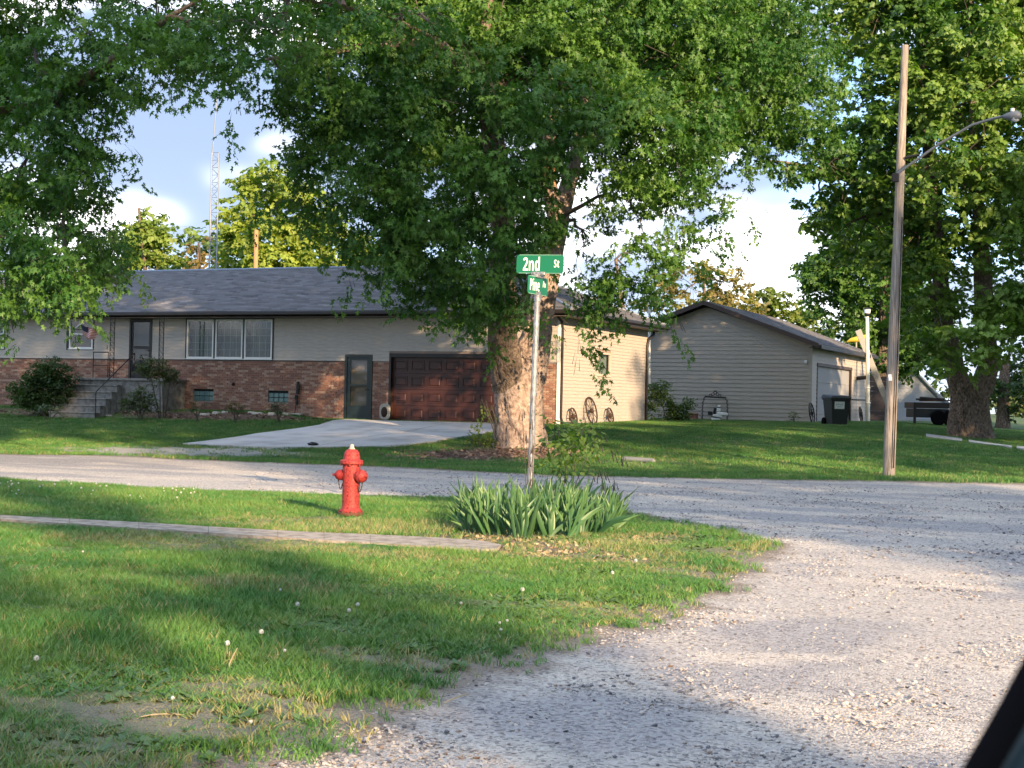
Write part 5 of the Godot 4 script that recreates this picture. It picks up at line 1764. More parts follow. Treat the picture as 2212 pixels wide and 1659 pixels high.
func make_bushes() -> void:
	var g0 := Color(0.035, 0.075, 0.025)
	var g1 := Color(0.075, 0.13, 0.03)
	var zf := 51.2
	bush("yew_bush", "wide dark green bush against the brick wall left of the steps", 95, 888, [[95, 830, 48], [60, 845, 36], [130, 850, 38], [115, 800, 34], [80, 810, 30], [40, 850, 26], [95, 868, 34], [145, 815, 24], [60, 868, 24]], "shrub", 247.0, g0, g1, 1.0, 41, zf)
	bush("round_shrub", "small round topped shrub on a thin stem right of the front steps", 352, 886, [[345, 800, 30], [320, 790, 26], [370, 805, 26], [350, 825, 26], [385, 825, 16], [300, 800, 16], [330, 815, 20]], "shrub", 270.0, g0, Color(0.10, 0.12, 0.035), 0.9, 42, 49.4)
	bush("low_bush", "low dull green bush in front of the concrete landing", 302, 893, [[300, 862, 30], [285, 872, 24], [322, 870, 24], [305, 845, 18]], "shrub", 247.0, g0 * 0.9, Color(0.08, 0.11, 0.035), 0.9, 43, 48.8)
	bush("hosta_shrub", "pale leaved low plant at the foot of the wide dark bush", 105, 890, [[85, 884, 10], [110, 882, 12], [130, 886, 9]], "shrub", 405.0, Color(0.10, 0.15, 0.09), Color(0.17, 0.22, 0.14), 1.1, 44, 50.0)
	bush("low_bush", "sparse small bush below the left basement window", 425, 892, [[425, 878, 14], [440, 874, 10], [410, 882, 10]], "fine", 275.0, g0, Color(0.09, 0.10, 0.04), 1.0, 45, 47.6)
	bush("low_bush", "brownish small bush midway between the basement windows", 510, 894, [[508, 878, 15], [522, 880, 12], [498, 884, 10]], "fine", 325.0, Color(0.06, 0.075, 0.03), Color(0.11, 0.11, 0.045), 1.0, 46, 47.2)
	bush("low_bush", "small grey green bush covering the foot of the right basement window", 603, 896, [[600, 876, 16], [612, 882, 13], [590, 884, 11]], "fine", 325.0, Color(0.06, 0.09, 0.04), Color(0.11, 0.13, 0.06), 1.0, 47, 46.8)
	bush("leafy_shrub", "leafy green shrub at the rear corner of the house beside the garage wall", 1442, 913, [[1425, 850, 28], [1455, 858, 32], [1440, 882, 36], [1470, 885, 28], [1412, 880, 22], [1405, 835, 14], [1420, 900, 18], [1475, 900, 16], [1440, 835, 18], [1482, 868, 16]], "shrub", 225.0, Color(0.045, 0.10, 0.02), Color(0.10, 0.17, 0.035), 1.1, 48, 54.0)
	bush("vine_shrub", "thin twiggy pale green bush growing behind the street sign pole", 1215, 1105, [[1205, 925, 40], [1245, 960, 52], [1290, 940, 40], [1225, 1000, 46], [1285, 1000, 44], [1320, 970, 24], [1185, 950, 28], [1260, 905, 26], [1300, 1025, 26], [1350, 985, 14], [1245, 1040, 22], [1330, 1040, 12], [1200, 1050, 16]], "vine", 185.0, Color(0.15, 0.25, 0.045), Color(0.26, 0.36, 0.08), 1.55, 49, 18.9)
	bush("sucker_shrub", "little yellow green sucker growth at the left foot of the maple trunk", 1045, 962, [[1030, 945, 14], [1055, 948, 16], [1015, 948, 8], [1072, 952, 9]], "shrub", 540.0, Color(0.11, 0.17, 0.03), Color(0.18, 0.24, 0.05), 0.9, 50, 38.2)
	bush("sucker_shrub", "single leafy shoot sticking out left from the maple trunk", 1085, 930, [[1048, 866, 9], [1062, 876, 9], [1078, 886, 10], [1040, 862, 6]], "maple", 60.0, Color(0.10, 0.16, 0.03), Color(0.17, 0.23, 0.05), 0.8, 51, 38.4)
	bush("vine_shrub", "vine leaves climbing the lower part of the street sign pole", 1148, 1100, [[1128, 885, 10], [1150, 905, 9], [1135, 935, 9], [1152, 960, 8], [1143, 990, 8], [1155, 1035, 7], [1146, 1060, 8]], "vine", 420.0, Color(0.05, 0.10, 0.025), Color(0.12, 0.18, 0.04), 0.9, 52, 18.1)
	bush("weed_shrub", "small weed at the garage wall below the corner trim", 1713, 912, [[1713, 898, 9], [1710, 906, 8]], "fine", 750.0, Color(0.05, 0.10, 0.03), Color(0.10, 0.15, 0.05), 1.0, 53, 56.0)
	bush("weed_shrub", "row of small weeds along the garage wall right of the white ornament", 1590, 914, [[1575, 909, 6], [1590, 908, 6], [1605, 910, 5], [1620, 908, 6], [1650, 911, 5]], "fine", 950.0, Color(0.06, 0.10, 0.03), Color(0.13, 0.16, 0.05), 0.9, 54, 55.9)

# ---------------------------------------------------------------- the iris bed
func sword(seed_: int, long: float, wide: float, bend: float, c: Color) -> Mesh:
	var st := mb()
	st.set_smooth_group(0)
	var n := 7
	var prev := []
	for i in n + 1:
		var t := float(i) / n
		var w := wide * (0.75 + 0.5 * sin(t * PI * 0.8)) * (1.0 - pow(t, 5.0)) * (1.0 if t < 0.999 else 0.05)
		var p := Vector3(bend * t * t, long * (t - 0.12 * absf(bend) * t * t), 0.02 * sin(t * 4.0 + seed_))
		var row := [p + Vector3(-w, 0, 0), p + Vector3(0, 0, 0.006), p + Vector3(w, 0, 0)]
		if i > 0:
			for k in 2:
				st.set_color(c)
				quad(st, prev[k], row[k], row[k + 1], prev[k + 1])
		prev = row
	st.generate_normals()
	return st.commit()

func make_irises() -> void:
	var p := thing("iris_clump", "wide clump of sword leaved iris at the foot of the street sign", "plant", gnd(1165, 1150))
	var shapes := []
	for i in 12:
		var c := Color(0.045, 0.125, 0.05).lerp(Color(0.10, 0.20, 0.065), fmod(i * 0.37, 1.0))
		shapes.append(sword(i, 0.40 + 0.035 * (i % 6), 0.0145 + 0.002 * (i % 4), [-0.14, -0.04, 0.05, 0.2][i % 4], c))
	var r := RandomNumberGenerator.new()
	r.seed = 77
	var spots := []
	for i in 105:
		var fx := r.randf()
		var mid := 1.0 - absf(fx - 0.5) * 2.0
		spots.append([lerpf(1008, 1322, fx), lerpf(1172 - 14 * (1.0 - mid) + 8.0 * mid, 1116, r.randf())])
	spots.sort_custom(func_nearer)
	var count := 0
	var extra := {}
	for s in spots:
		var b := gnd(s[0], s[1])
		var face := r.randf_range(-0.9, 0.9)
		var lean: float = (s[0] - 1165.0) / 180.0 * 0.34
		var leaves := r.randi_range(5, 8)
		for k in leaves:
			var tilt := ((k + 0.5) / leaves - 0.5) * 0.85 + r.randfn(0, 0.1)
			var where := Transform3D(Basis.from_euler(Vector3(0, 0.42, 0)) * Basis.from_euler(Vector3(r.randfn(0.08, 0.16), 0, -lean)) * Basis.from_euler(Vector3(0, face, 0)) * Basis.from_euler(Vector3(0, 0, -tilt)) * Basis.from_scale(Vector3.ONE * r.randf_range(0.75, 1.15) * (1.0 - 0.25 * pow(absf(s[0] - 1165.0) / 180.0, 3.0))), b - p.position + Vector3(r.randfn(0, 0.03), -0.02, r.randfn(0, 0.03)))
			var pick := r.randi() % 12
			count += 1
			if count <= 296:
				mi(p, "leaf", shapes[pick], M.iris_leaf).transform = where
			else:
				where.origin += p.position
				extra.get_or_add(pick, []).append(where)
	for k in extra:
		var white := PackedColorArray()
		for q in extra[k]: white.append(Color.WHITE)
		scatter(p, "leaves", shapes[k], M.iris_leaf, extra[k], white)

func func_nearer(a: Array, b: Array) -> bool:
	return a[1] > b[1]

# ---------------------------------------------------------------- street objects
func turned(axis_from_y: Vector3, at_: Vector3) -> Transform3D:   # y axis of a lathe turned to a direction
	var y := axis_from_y.normalized()
	var x := y.cross(Vector3(0.3, 0.9, 0.2)).normalized()
	return Transform3D(Basis(x, y, x.cross(y)), at_)

func make_hydrant() -> void:
	var b := gnd(757, 1121) + Vector3(0, 0.03, 0)
	var h := thing("fire_hydrant", "red fire hydrant standing in the grass by the gravel street", "hydrant", b)
	var st := mb()
	lathe(st, [[0.0, -0.1], [0.128, -0.1], [0.128, 0.012], [0.148, 0.016], [0.148, 0.046], [0.140, 0.052], [0.126, 0.052]], 28)
	lpart(h, "base_flange", st, M.hydrant_rust)
	for k in 8:
		st = mb()
		var a := TAU * (k + 0.3) / 8
		lathe(st, [[0.0, 0.0], [0.016, 0.0], [0.016, 0.018], [0.0, 0.018]], 6, Transform3D(Basis.IDENTITY, Vector3(cos(a) * 0.136, 0.05, sin(a) * 0.136)))
		lpart(h, "bolt", st, M.hydrant_rust)
	st = mb()
	lathe(st, [[0.13, 0.046], [0.136, 0.056], [0.136, 0.074], [0.126, 0.084], [0.108, 0.098], [0.104, 0.13], [0.103, 0.40], [0.106, 0.46], [0.107, 0.54], [0.105, 0.60], [0.103, 0.622], [0.0, 0.622]], 32)
	lpart(h, "barrel", st, M.red_paint)
	st = mb()
	lathe(st, [[0.103, 0.615], [0.134, 0.622], [0.137, 0.630], [0.137, 0.662], [0.130, 0.672], [0.106, 0.676], [0.100, 0.690], [0.098, 0.720], [0.092, 0.750], [0.078, 0.778], [0.060, 0.794], [0.042, 0.800], [0.0, 0.800]], 32)
	lpart(h, "bonnet", st, M.red_paint)
	for k in 6:
		st = mb()
		var a := TAU * (k + 0.2) / 6
		lathe(st, [[0.0, 0.0], [0.013, 0.0], [0.013, 0.05], [0.0, 0.05]], 6, Transform3D(Basis.IDENTITY, Vector3(cos(a) * 0.124, 0.604, sin(a) * 0.124)))
		lpart(h, "bonnet_bolt", st, M.dark_red_paint)
	st = mb()
	lathe(st, [[0.040, 0.796], [0.040, 0.812], [0.028, 0.818], [0.024, 0.850], [0.016, 0.858], [0.0, 0.858]], 5)
	lpart(h, "operating_nut", st, M.pale_nut)
	var right := cam.basis.x
	right.y = 0.0
	right = right.normalized()
	var back := Vector3(-right.z, 0, right.x) * -1.0   # away from the camera
	var toward := -back
	if toward.dot(cam.position - b) < 0.0: toward = -toward
	for s in [[-right - toward * 0.12, 0.062, 0.135, 0.49, "dark_red_paint"], [right * 0.80 + toward * 0.60, 0.074, 0.165, 0.485, "red_paint"], [right * 0.35 - toward * 0.95, 0.062, 0.135, 0.49, "dark_red_paint"]]:
		var d: Vector3 = s[0].normalized()
		var r: float = s[1]
		st = mb()
		var t := turned(d, Vector3(0, s[3], 0))
		lathe(st, [[r * 0.86, 0.06], [r * 0.86, s[2] - 0.03], [r * 1.06, s[2] - 0.028], [r * 1.06, s[2] - 0.012], [r * 0.9, s[2] - 0.01]], 24, t)
		var noz := lpart(h, "hose_nozzle", st, M[s[4]])
		st = mb()
		lathe(st, [[r * 1.0, s[2] - 0.012], [r * 1.0, s[2] + 0.020], [r * 0.90, s[2] + 0.028], [r * 0.86, s[2] + 0.040], [r * 0.62, s[2] + 0.048], [r * 0.58, s[2] + 0.056], [r * 0.3, s[2] + 0.060], [0.0, s[2] + 0.060]], 24, t)
		lpart(noz, "cap", st, M[s[4]])
		st = mb()
		lathe(st, [[0.020, s[2] + 0.058], [0.015, s[2] + 0.094], [0.0, s[2] + 0.094]], 5, t)
		lpart(noz, "cap_nut", st, M[s[4]])
		st = mb()   # chain hanging between cap and barrel
		var pts := []
		var a: Vector3 = d * (s[2] + 0.02) + Vector3(0, s[3] - r * 0.9, 0)
		var e: Vector3 = d * 0.105 + Vector3(0, s[3] - r - 0.035, 0)
		for i in 15:
			var q := i / 14.0
			pts.append(a.lerp(e, q) - Vector3(0, 0.095 * sin(q * PI), 0))
		for i in 14:
			tube(st, [pts[i], pts[i + 1]], [0.0075 if i % 2 == 0 else 0.0045, 0.0075 if i % 2 == 0 else 0.0045], 5)
		lpart(h, "chain", st, M.rusty_iron)

func text(parent: Node3D, called: String, words: String, size: float, pos: Vector3, basis_: Basis, narrow: float, m: Material) -> void:
	var tm := TextMesh.new()
	var f := SystemFont.new()
	f.font_names = PackedStringArray(["Droid Sans"])
	f.font_weight = 700
	tm.font = f
	tm.text = words
	tm.font_size = 64
	tm.pixel_size = size / 46.0
	tm.depth = 0.002
	tm.horizontal_alignment = HORIZONTAL_ALIGNMENT_LEFT
	tm.vertical_alignment = VERTICAL_ALIGNMENT_CENTER
	var o := mi(parent, called, tm, m)
	o.transform = Transform3D(basis_ * Basis.from_scale(Vector3(narrow, 1, 1)), pos)

func plate(w: float, h: float, r: float, thick: float) -> SurfaceTool:   # rounded rectangle in xy, centred, with thickness along z
	var st := mb()
	var ringp := []
	for k in 4:
		var c := Vector2([1, -1, -1, 1][k] * (w / 2 - r), [1, 1, -1, -1][k] * (h / 2 - r))
		for i in 6:
			var a := (k + i / 5.0) * PI / 2
			ringp.append(Vector3(c.x + cos(a) * r, c.y + sin(a) * r, 0))
	var z := Vector3(0, 0, thick / 2)
	for i in ringp.size():
		var j := (i + 1) % ringp.size()
		tri(st, z, ringp[j] + z, ringp[i] + z)
		tri(st, -z, ringp[i] - z, ringp[j] - z)
		quad(st, ringp[i] + z, ringp[j] + z, ringp[j] - z, ringp[i] - z)
	return st

func make_sign() -> void:
	var z := 18.3
	var b := at(1141, 1130, z)
	b.y = height(b.x, -b.z)
	var top := at(1161, 640, z)
	var s := thing("street_sign", "green 2nd St street name sign on a leaning galvanised pole", "sign", b)
	var axis := (top - b).normalized()
	var side := (Vector3(1, 0, 0) - axis * axis.x).normalized()
	var T := Basis(side, axis, side.cross(axis))
	var L := b.distance_to(top)
	var st := mb()
	tube(st, [Vector3(0, -0.3, 0), T * Vector3(0, L * 0.5, 0), T * Vector3(0, L, 0)], [0.037, 0.036, 0.035], 14)
	lpart(s, "pole", st, M.galvanised)
	st = mb()
	lathe(st, [[0.0, 0.0], [0.043, 0.0], [0.043, 0.05], [0.036, 0.056], [0.036, 0.075], [0.0, 0.075]], 14, Transform3D(T, T * Vector3(0, L - 0.06, 0)))
	box(st, Vector3(-0.02, L + 0.015, -0.05), Vector3(0.02, L + 0.055, 0.05), Transform3D(T, Vector3.ZERO))
	lpart(s, "post_cap", st, M.galvanised)
	# lower plate, along the other street
	var low := L + 0.125
	var turn := T * Basis(Vector3.UP, PI / 2)
	var pst := plate(0.61, 0.215, 0.03, 0.004)
	var p := lpart(s, "name_plate", pst, M.sign_green)
	p.transform = Transform3D(turn, T * Vector3(0.0, low, 0))
	frame_line(p, 0.61, 0.215)
	text(p, "lettering", "Pine", 0.135, Vector3(-0.255, 0.0, 0.003), Basis.IDENTITY, 0.78, M.sign_white)
	text(p, "lettering", "Av", 0.08, Vector3(0.14, 0.03, 0.003), Basis.IDENTITY, 0.75, M.sign_white)
	# bracket between the plates
	st = mb()
	var up := low + 0.105
	cbox(st, Vector3(-0.028, up - 0.012, -0.10), Vector3(0.028, up + 0.03, 0.10), 0.008, Transform3D(T, Vector3.ZERO))
	cbox(st, Vector3(-0.09, up + 0.02, -0.022), Vector3(0.09, up + 0.062, 0.022), 0.008, Transform3D(T, Vector3.ZERO))
	for q in [[-0.05, 0.04, 0.03], [0.06, 0.04, 0.03]]:
		bar(st, T * Vector3(q[0], up + q[1], -q[2]), T * Vector3(q[0], up + q[1], q[2]), 0.009, 6)
	lpart(s, "cross_bracket", st, M.galvanised)
	var hi := up + 0.155
	pst = plate(0.61, 0.225, 0.035, 0.004)
	p = lpart(s, "name_plate", pst, M.sign_green)
	p.transform = Transform3D(T, T * Vector3(0.015, hi, 0))
	frame_line(p, 0.61, 0.225)
	text(p, "lettering", "2nd", 0.158, Vector3(-0.225, -0.005, 0.003), Basis.IDENTITY, 0.60, M.sign_white)
	text(p, "lettering", "St", 0.09, Vector3(0.18, 0.005, 0.003), Basis.IDENTITY, 0.62, M.sign_white)

func frame_line(p: Node3D, w: float, h: float) -> void:
	var st := mb()
	for y in [-h / 2 + 0.004, h / 2 - 0.004]:
		bar(st, Vector3(-w / 2 + 0.035, y, 0), Vector3(w / 2 - 0.035, y, 0), 0.004, 6)
	lpart(p, "rim", st, M.sign_edge)

func make_utility_pole() -> void:
	var b := gnd(1919, 1029)
	var z := depth_of(b)
	var top := at(1955, 98, z)
	var p := thing("utility_pole", "weathered wooden utility pole leaning right at the lawn edge", "pole", b)
	var st := mb()
	var pts := []
	var rad := []
	for i in 17:
		var t := i / 16.0
		pts.append(b.lerp(top, t) - (Vector3(0, 0.5, 0) if i == 0 else Vector3.ZERO))
		rad.append(lerpf(13.6, 7.6, t) * z / 3305.0)
	tube(st, pts, rad, 20, 0.05)
	part(p, "shaft", st, M.pole_wood)
	st = mb()   # ground wire moulding down the front
	var off := -cam.basis.z * -0.17 + cam.basis.x * 0.05
	tube(st, [b.lerp(top, 0.02) + off * 1.02, b.lerp(top, 0.35) + off * 0.88, b.lerp(top, 0.6) + off * 0.78], [0.013, 0.013, 0.013], 5)
	part(p, "ground_wire", st, M.iron)
	for q in [[1918, 812, 0.0], [1919, 818, 0.0]]:
		st = mb()
		var c := at(q[0] + 4, q[1], z - 0.18)
		cbox(st, c - Vector3(0.035, 0.045, 0.01), c + Vector3(0.035, 0.03, 0.012), 0.006)
		part(p, "tag", st, M.white_print)
	# lamp arm with its bracket, brace and luminaire
	st = mb()
	tube(st, [at(1932, 380, z - 0.25), at(1962, 358, z - 0.32), at(2030, 310, z - 0.8), at(2100, 270, z - 1.3), at(2150, 255, z - 1.7), at(2172, 251, z - 1.9)], [0.027, 0.027, 0.027, 0.027, 0.027, 0.027], 8)
	part(p, "lamp_arm", st, M.lamp_metal)
	st = mb()
	cbox(st, at(1934, 384, z - 0.26) - Vector3(0.07, 0.09, 0.04), at(1934, 384, z - 0.26) + Vector3(0.07, 0.09, 0.04), 0.015)
	bar(st, at(1955, 341, z - 0.1), at(1985, 335, z - 0.3), 0.03, 6)
	part(p, "arm_bracket", st, M.iron)
	var a := at(2168, 252, z - 1.9)
	var e := at(2205, 250, z - 2.1)
	var d := (e - a)
	st = mb()
	tube(st, [a, a + d * 0.15, a + d * 0.45, a + d * 0.8, a + d], [0.04, 0.06, 0.09, 0.10, 0.05], 12)
	var lum := part(p, "luminaire", st, M.lamp_metal)
	st = mb()
	lathe(st, [[0.0, -0.07], [0.04, -0.065], [0.07, -0.04], [0.085, 0.0]], 14, Transform3D(Basis.IDENTITY, a + d * 0.68 - Vector3(0, 0.04, 0)))
	part(lum, "lens", st, M.lamp_lens)
	st = mb()
	lathe(st, [[0.04, 0.0], [0.04, 0.06], [0.0, 0.06]], 10, Transform3D(Basis.IDENTITY, a + d * 0.5 + Vector3(0, 0.085, 0)))
	part(lum, "photocell", st, M.lamp_lens)

func wheel(label: String, r: float, base: Vector3, t: Basis, group: String, m: Material) -> void:
	var w := thing("wagon_wheel", label, "wheel", base, group)
	w.basis = t
	var st := mb()
	torus(st, r - 0.025, 0.026, Transform3D(Basis.IDENTITY, Vector3(0, r, 0)), 28, 6)
	lpart(w, "rim", st, m)
	st = mb()
	lathe(st, [[0.0, -0.06], [0.05, -0.06], [0.07, -0.03], [0.07, 0.03], [0.05, 0.06], [0.0, 0.06]], 12, Transform3D(Basis(Vector3.RIGHT, PI / 2), Vector3(0, r, 0)))
	lpart(w, "hub", st, m)
	for k in 10:
		st = mb()
		var a := TAU * k / 10
		var d := Vector3(cos(a), sin(a), 0)
		bar(st, Vector3(0, r, 0) + d * 0.06, Vector3(0, r, 0) + d * (r - 0.04), 0.011, 5)
		lpart(w, "spoke", st, m)

func make_yard_things() -> void:
	var EB := Basis(Vector3(0, 0, -1), Vector3(0, 1, 0), Vector3(1, 0, 0))
	var U1 := -17.5
	var list := [[1243, 0.29, "small rusty iron wheel against the pale end wall, nearest the downspout"], [1284, 0.46, "largest rusty iron wheel, leaning on the pale end wall between two small ones"], [1322, 0.28, "small rusty iron wheel against the pale end wall, nearest the rear corner"]]
	for q in list:
		var p := on_u(q[0], 900, U1 + 0.25)
		p.y = height(p.x, -p.z) - 0.03
		wheel(q[2], q[1], p, EB * Basis(Vector3.RIGHT, -0.22), "iron wheels along the end wall", M.rusty_iron)
	for q in [[1757, 0.40, "dark iron wheel leaning by the garage corner left of the trash cart"], [1862, 0.33, "dark iron wheel leaning at the far end of the garage side wall"]]:
		var p := on_u(q[0], 905, -12.72)
		p.y = height(p.x, -p.z) - 0.03
		wheel(q[2], q[1], p, EB * Basis(Vector3.RIGHT, -0.16), "iron wheels at the garage", M.iron)
	# arched iron bedstead used as a trellis
	var v := 56.25
	var a := on_v(1517, 900, v)
	var b := on_v(1571, 900, v)
	var yb := height(a.x, v)
	a.y = yb; b.y = yb
	var tr := thing("trellis", "arched grey iron headboard trellis against the garage wall", "trellis", (a + b) / 2)
	var top := on_v(1540, 857, v).y
	for e in [[a, 1.0], [b, -1.0]]:
		var st := mb()
		var pts := []
		for i in 22:
			var t := i / 21.0
			pts.append(e[0] + Vector3(0.02 * sin(t * 40.0) + e[1] * 0.10 * pow(t, 6.0), (top - yb) * t, 0.02 * cos(t * 40.0)))
		var rr := []
		for i in 22: rr.append(0.028)
		tube(st, pts, rr, 6)
		part(tr, "post", st, M.grey_wire)
	var st := mb()
	bar(st, Vector3(a.x + 0.08, top, a.z), Vector3(b.x - 0.08, top - 0.03, a.z), 0.032, 6)
	part(tr, "top_rail", st, M.iron)
	st = mb()
	var mid := Vector3((a.x + b.x) / 2, top, a.z)
	for k in 5:
		var w := 0.26 - 0.05 * k
		torus(st, 0.05, 0.018, Transform3D(Basis.IDENTITY, mid + Vector3((k - 2) * 0.09, 0.05 + 0.05 * (2 - absf(k - 2)), 0)), 10, 5)
	torus(st, 0.06, 0.02, Transform3D(Basis.IDENTITY, mid + Vector3(0, 0.17, 0)), 10, 5)
	part(tr, "crest", st, M.grey_wire)
	# white slatted ornament
	v = 55.7
	var c := on_v(1546, 912, v)
	c.y = height(c.x, v)
	var orn := thing("yard_ornament", "small white and black stepped yard ornament below the iron trellis", "ornament", c)
	for q in [[-0.18, 0.18, 0.02, 0.10, "white_print"], [-0.14, 0.22, 0.15, 0.24, "white_print"], [0.0, 0.42, 0.25, 0.35, "white_print"], [-0.02, 0.12, 0.36, 0.48, "white_print"], [0.0, 0.1, 0.52, 0.60, "white_print"], [-0.14, -0.04, 0.24, 0.48, "black_plastic"], [-0.34, -0.16, 0.18, 0.32, "black_plastic"], [-0.2, 0.2, 0.105, 0.145, "black_plastic"], [-0.02, 0.1, 0.485, 0.515, "black_plastic"]]:
		st = mb()
		cbox(st, Vector3(q[0], q[2], -0.03), Vector3(q[1], q[3], 0.03), 0.012, Transform3D(Basis(Vector3(0, 0, 1), -0.12), Vector3.ZERO))
		lpart(orn, "slat", st, M[q[4]])
	c = on_v(1495, 911, 56.1)
	c.y = height(c.x, 56.1)
	var blk := thing("planter", "faded pink square planter between the leafy shrub and the trellis", "planter", c)
	st = mb()
	cbox(st, Vector3(-0.19, -0.03, -0.17), Vector3(0.19, 0.24, 0.17), 0.02)
	cbox(st, Vector3(-0.21, 0.2, -0.19), Vector3(0.21, 0.27, 0.19), 0.02)
	lpart(blk, "pot", st, M.pink_block)
	st = mb()
	box(st, Vector3(-0.17, 0.262, -0.15), Vector3(0.17, 0.276, 0.15))
	lpart(blk, "earth", st, M.rusty_iron)
	make_cart()
	# tall white pole with lamp, plank, lamp arm at the garage's far end
	var z := 64.0
	var p0 := at(1875, 921, z)
	p0.y = height(p0.x, -p0.z)
	var p1 := at(1873, 684, z)
	var wp := thing("yard_lamp_post", "thin white pole with a black capped lamp on top beside the garage", "lamp post", p0)
	st = mb()
	tube(st, [p0 - Vector3(0, 0.2, 0), p1], [0.085, 0.075], 12)
	part(wp, "pole", st, M.white_pvc)
	st = mb()
	lathe(st, [[0.0, 0.0], [0.07, 0.0], [0.12, 0.1], [0.12, 0.14], [0.0, 0.14]], 12, Transform3D(Basis.IDENTITY, p1))
	lathe(st, [[0.0, 0.3], [0.15, 0.3], [0.13, 0.36], [0.0, 0.38]], 12, Transform3D(Basis.IDENTITY, p1))
	part(wp, "lamp_cap", st, M.black_plastic)
	st = mb()
	lathe(st, [[0.12, 0.142], [0.14, 0.296]], 12, Transform3D(Basis.IDENTITY, p1))
	part(wp, "lamp_glass", st, M.white_print)
	st = mb()
	var q0 := at(1873, 815, z)
	var q1 := at(1845, 818, z + 0.8)
	bar(st, q0, q1, 0.09, 6)
	bar(st, q1 + Vector3(0, 0.05, 0), q1 - Vector3(0, 0.28, 0), 0.1, 8)
	part(wp, "side_arm", st, M.black_plastic)
	st = mb()
	torus(st, 0.09, 0.025, Transform3D(Basis(Vector3.RIGHT, PI / 2), at(1874, 838, z)), 14, 6)
	torus(st, 0.09, 0.025, Transform3D(Basis(Vector3.RIGHT, PI / 2), at(1875, 870, z)), 14, 6)
	part(wp, "collar", st, M.white_print)
	var pl := thing("plank", "weathered grey plank leaning behind the white pole", "plank", at(1932, 922, 65.5))
	var pa := at(1933, 924, 65.5)
	pa.y = height(pa.x, -pa.z)
	pl.position = pa
	var pb := at(1853, 713, 65.0)
	st = mb()
	var ax := (pb - pa).normalized()
	var sx := ax.cross(cam.basis.z).normalized()
	var PT := Transform3D(Basis(sx, ax, sx.cross(ax)), Vector3.ZERO)
	cbox(st, Vector3(-0.13, 0, -0.03), Vector3(0.13, pa.distance_to(pb), 0.03), 0.008, PT)
	lpart(pl, "board", st, M.grey_plank)
	var ye := thing("canoe", "bright yellow canoe tip showing above the far roof edge of the garage", "canoe", at(1842, 738, 68.5))
	ye.position = at(1842, 738, 68.5)
	ye.position.y = height(ye.position.x, -ye.position.z)
	st = mb()
	var ya := at(1828, 739, 68.5) - ye.position
	var yc := at(1852, 733, 68.3) - ye.position
	tube(st, [ya, ya.lerp(yc, 0.4) + Vector3(0, 0.03, 0), yc, yc + (yc - ya)], [0.01, 0.10, 0.14, 0.12], 8)
	lpart(ye, "hull", st, M.yellow_paint)
	st = mb()
	for k in [0.9, 1.7]:
		var f := ya.lerp(yc, k)
		bar(st, Vector3(f.x, -0.1, f.z), f, 0.04, 6)
	lpart(ye, "rack", st, M.grey_plank)
	make_trailer()
	# pale boulder with a dark hollow by the garage door
	var rp := on_v(831, 905, 42.5)
	rp.y = height(rp.x, 42.5) + 0.04
	var rk := thing("stone_slab", "pale rounded stone slab with a dark hollow leaning left of the garage door", "stone", rp)
	rk.basis = Basis(Vector3.UP, 0.45) * Basis(Vector3.RIGHT, -0.12)
	var pst := plate(0.34, 0.52, 0.15, 0.14)
	var o := lpart(rk, "slab", pst, M.white_stone)
	o.position = Vector3(0, 0.255, 0)
	st = mb()
	lathe(st, [[0.0, 0.0], [0.1, 0.0], [0.085, 0.012], [0.0, 0.014]], 18, Transform3D(Basis(Vector3.RIGHT, PI / 2) * Basis.from_scale(Vector3(1, 1, 1.7)), Vector3(-0.02, 0.24, 0.071)))
	lpart(rk, "hollow", st, M.rusty_iron)
	# iron ornament on the brick wall
	var wo := on_v(640, 874, 42.72)
	var hang := thing("wall_ornament", "tall narrow black iron ornament on the brick wall right of the basement window", "ornament", wo)
	st = mb()
	for q in [[0.02, 0.0, 0.05], [0.0, 0.16, 0.06], [0.04, 0.34, 0.06], [0.06, 0.48, 0.07], [0.05, 0.60, 0.05]]:
		cbox(st, Vector3(q[0] - q[2], q[1], -0.03), Vector3(q[0] + q[2], q[1] + 0.15, 0.03), 0.02)
	lpart(hang, "plaque", st, M.iron)
	st = mb()
	bar(st, Vector3(0, 0.03, 0), Vector3(-0.06, height(wo.x, 42.7) - wo.y, 0.0), 0.012)
	lpart(hang, "stake", st, M.iron)
	# white edging stones of the bed, brick edging behind them
	var k := 0
	for q in [[443, 897, 0.38], [468, 894, 0.22], [486, 892, 0.15], [543, 893, 0.18], [557, 895, 0.36], [588, 896, 0.24], [619, 896, 0.26], [641, 897, 0.38], [672, 901, 0.42]]:
		var sp := gnd(q[0], q[1])
		var e := thing("edging_stone", "flat white stone in the row edging the mulch bed before the brick wall", "stone", sp, "white edging stones of the front bed")
		st = mb()
		cbox(st, Vector3(-q[2] / 2, -0.04, -0.11), Vector3(q[2] / 2, 0.05 + 0.02 * rng.randf(), 0.11), 0.025, Transform3D(Basis(Vector3.UP, rng.randfn(0, 0.2)), Vector3.ZERO))
		lpart(e, "stone", st, M.white_stone)
		k += 1
	var lb := gnd(220, 899)
	var board := thing("white_board", "short white board lying on the grass before the concrete steps", "board", lb)
	st = mb()
	cbox(st, Vector3(-0.42, -0.01, -0.06), Vector3(0.42, 0.05, 0.06), 0.01, Transform3D(Basis(Vector3.UP, -0.05), Vector3.ZERO))
	lpart(board, "board", st, M.white_stone)
	var dk := gnd(676, 966)
	var rock := thing("rock", "small dark rock at the driveway edge behind the hydrant", "rock", dk)
	var rm := mi(rock, "stone", pebble(411), M.iron)
	rm.basis = Basis.from_scale(Vector3(0.16, 0.12, 0.13))
	rm.position.y = 0.06

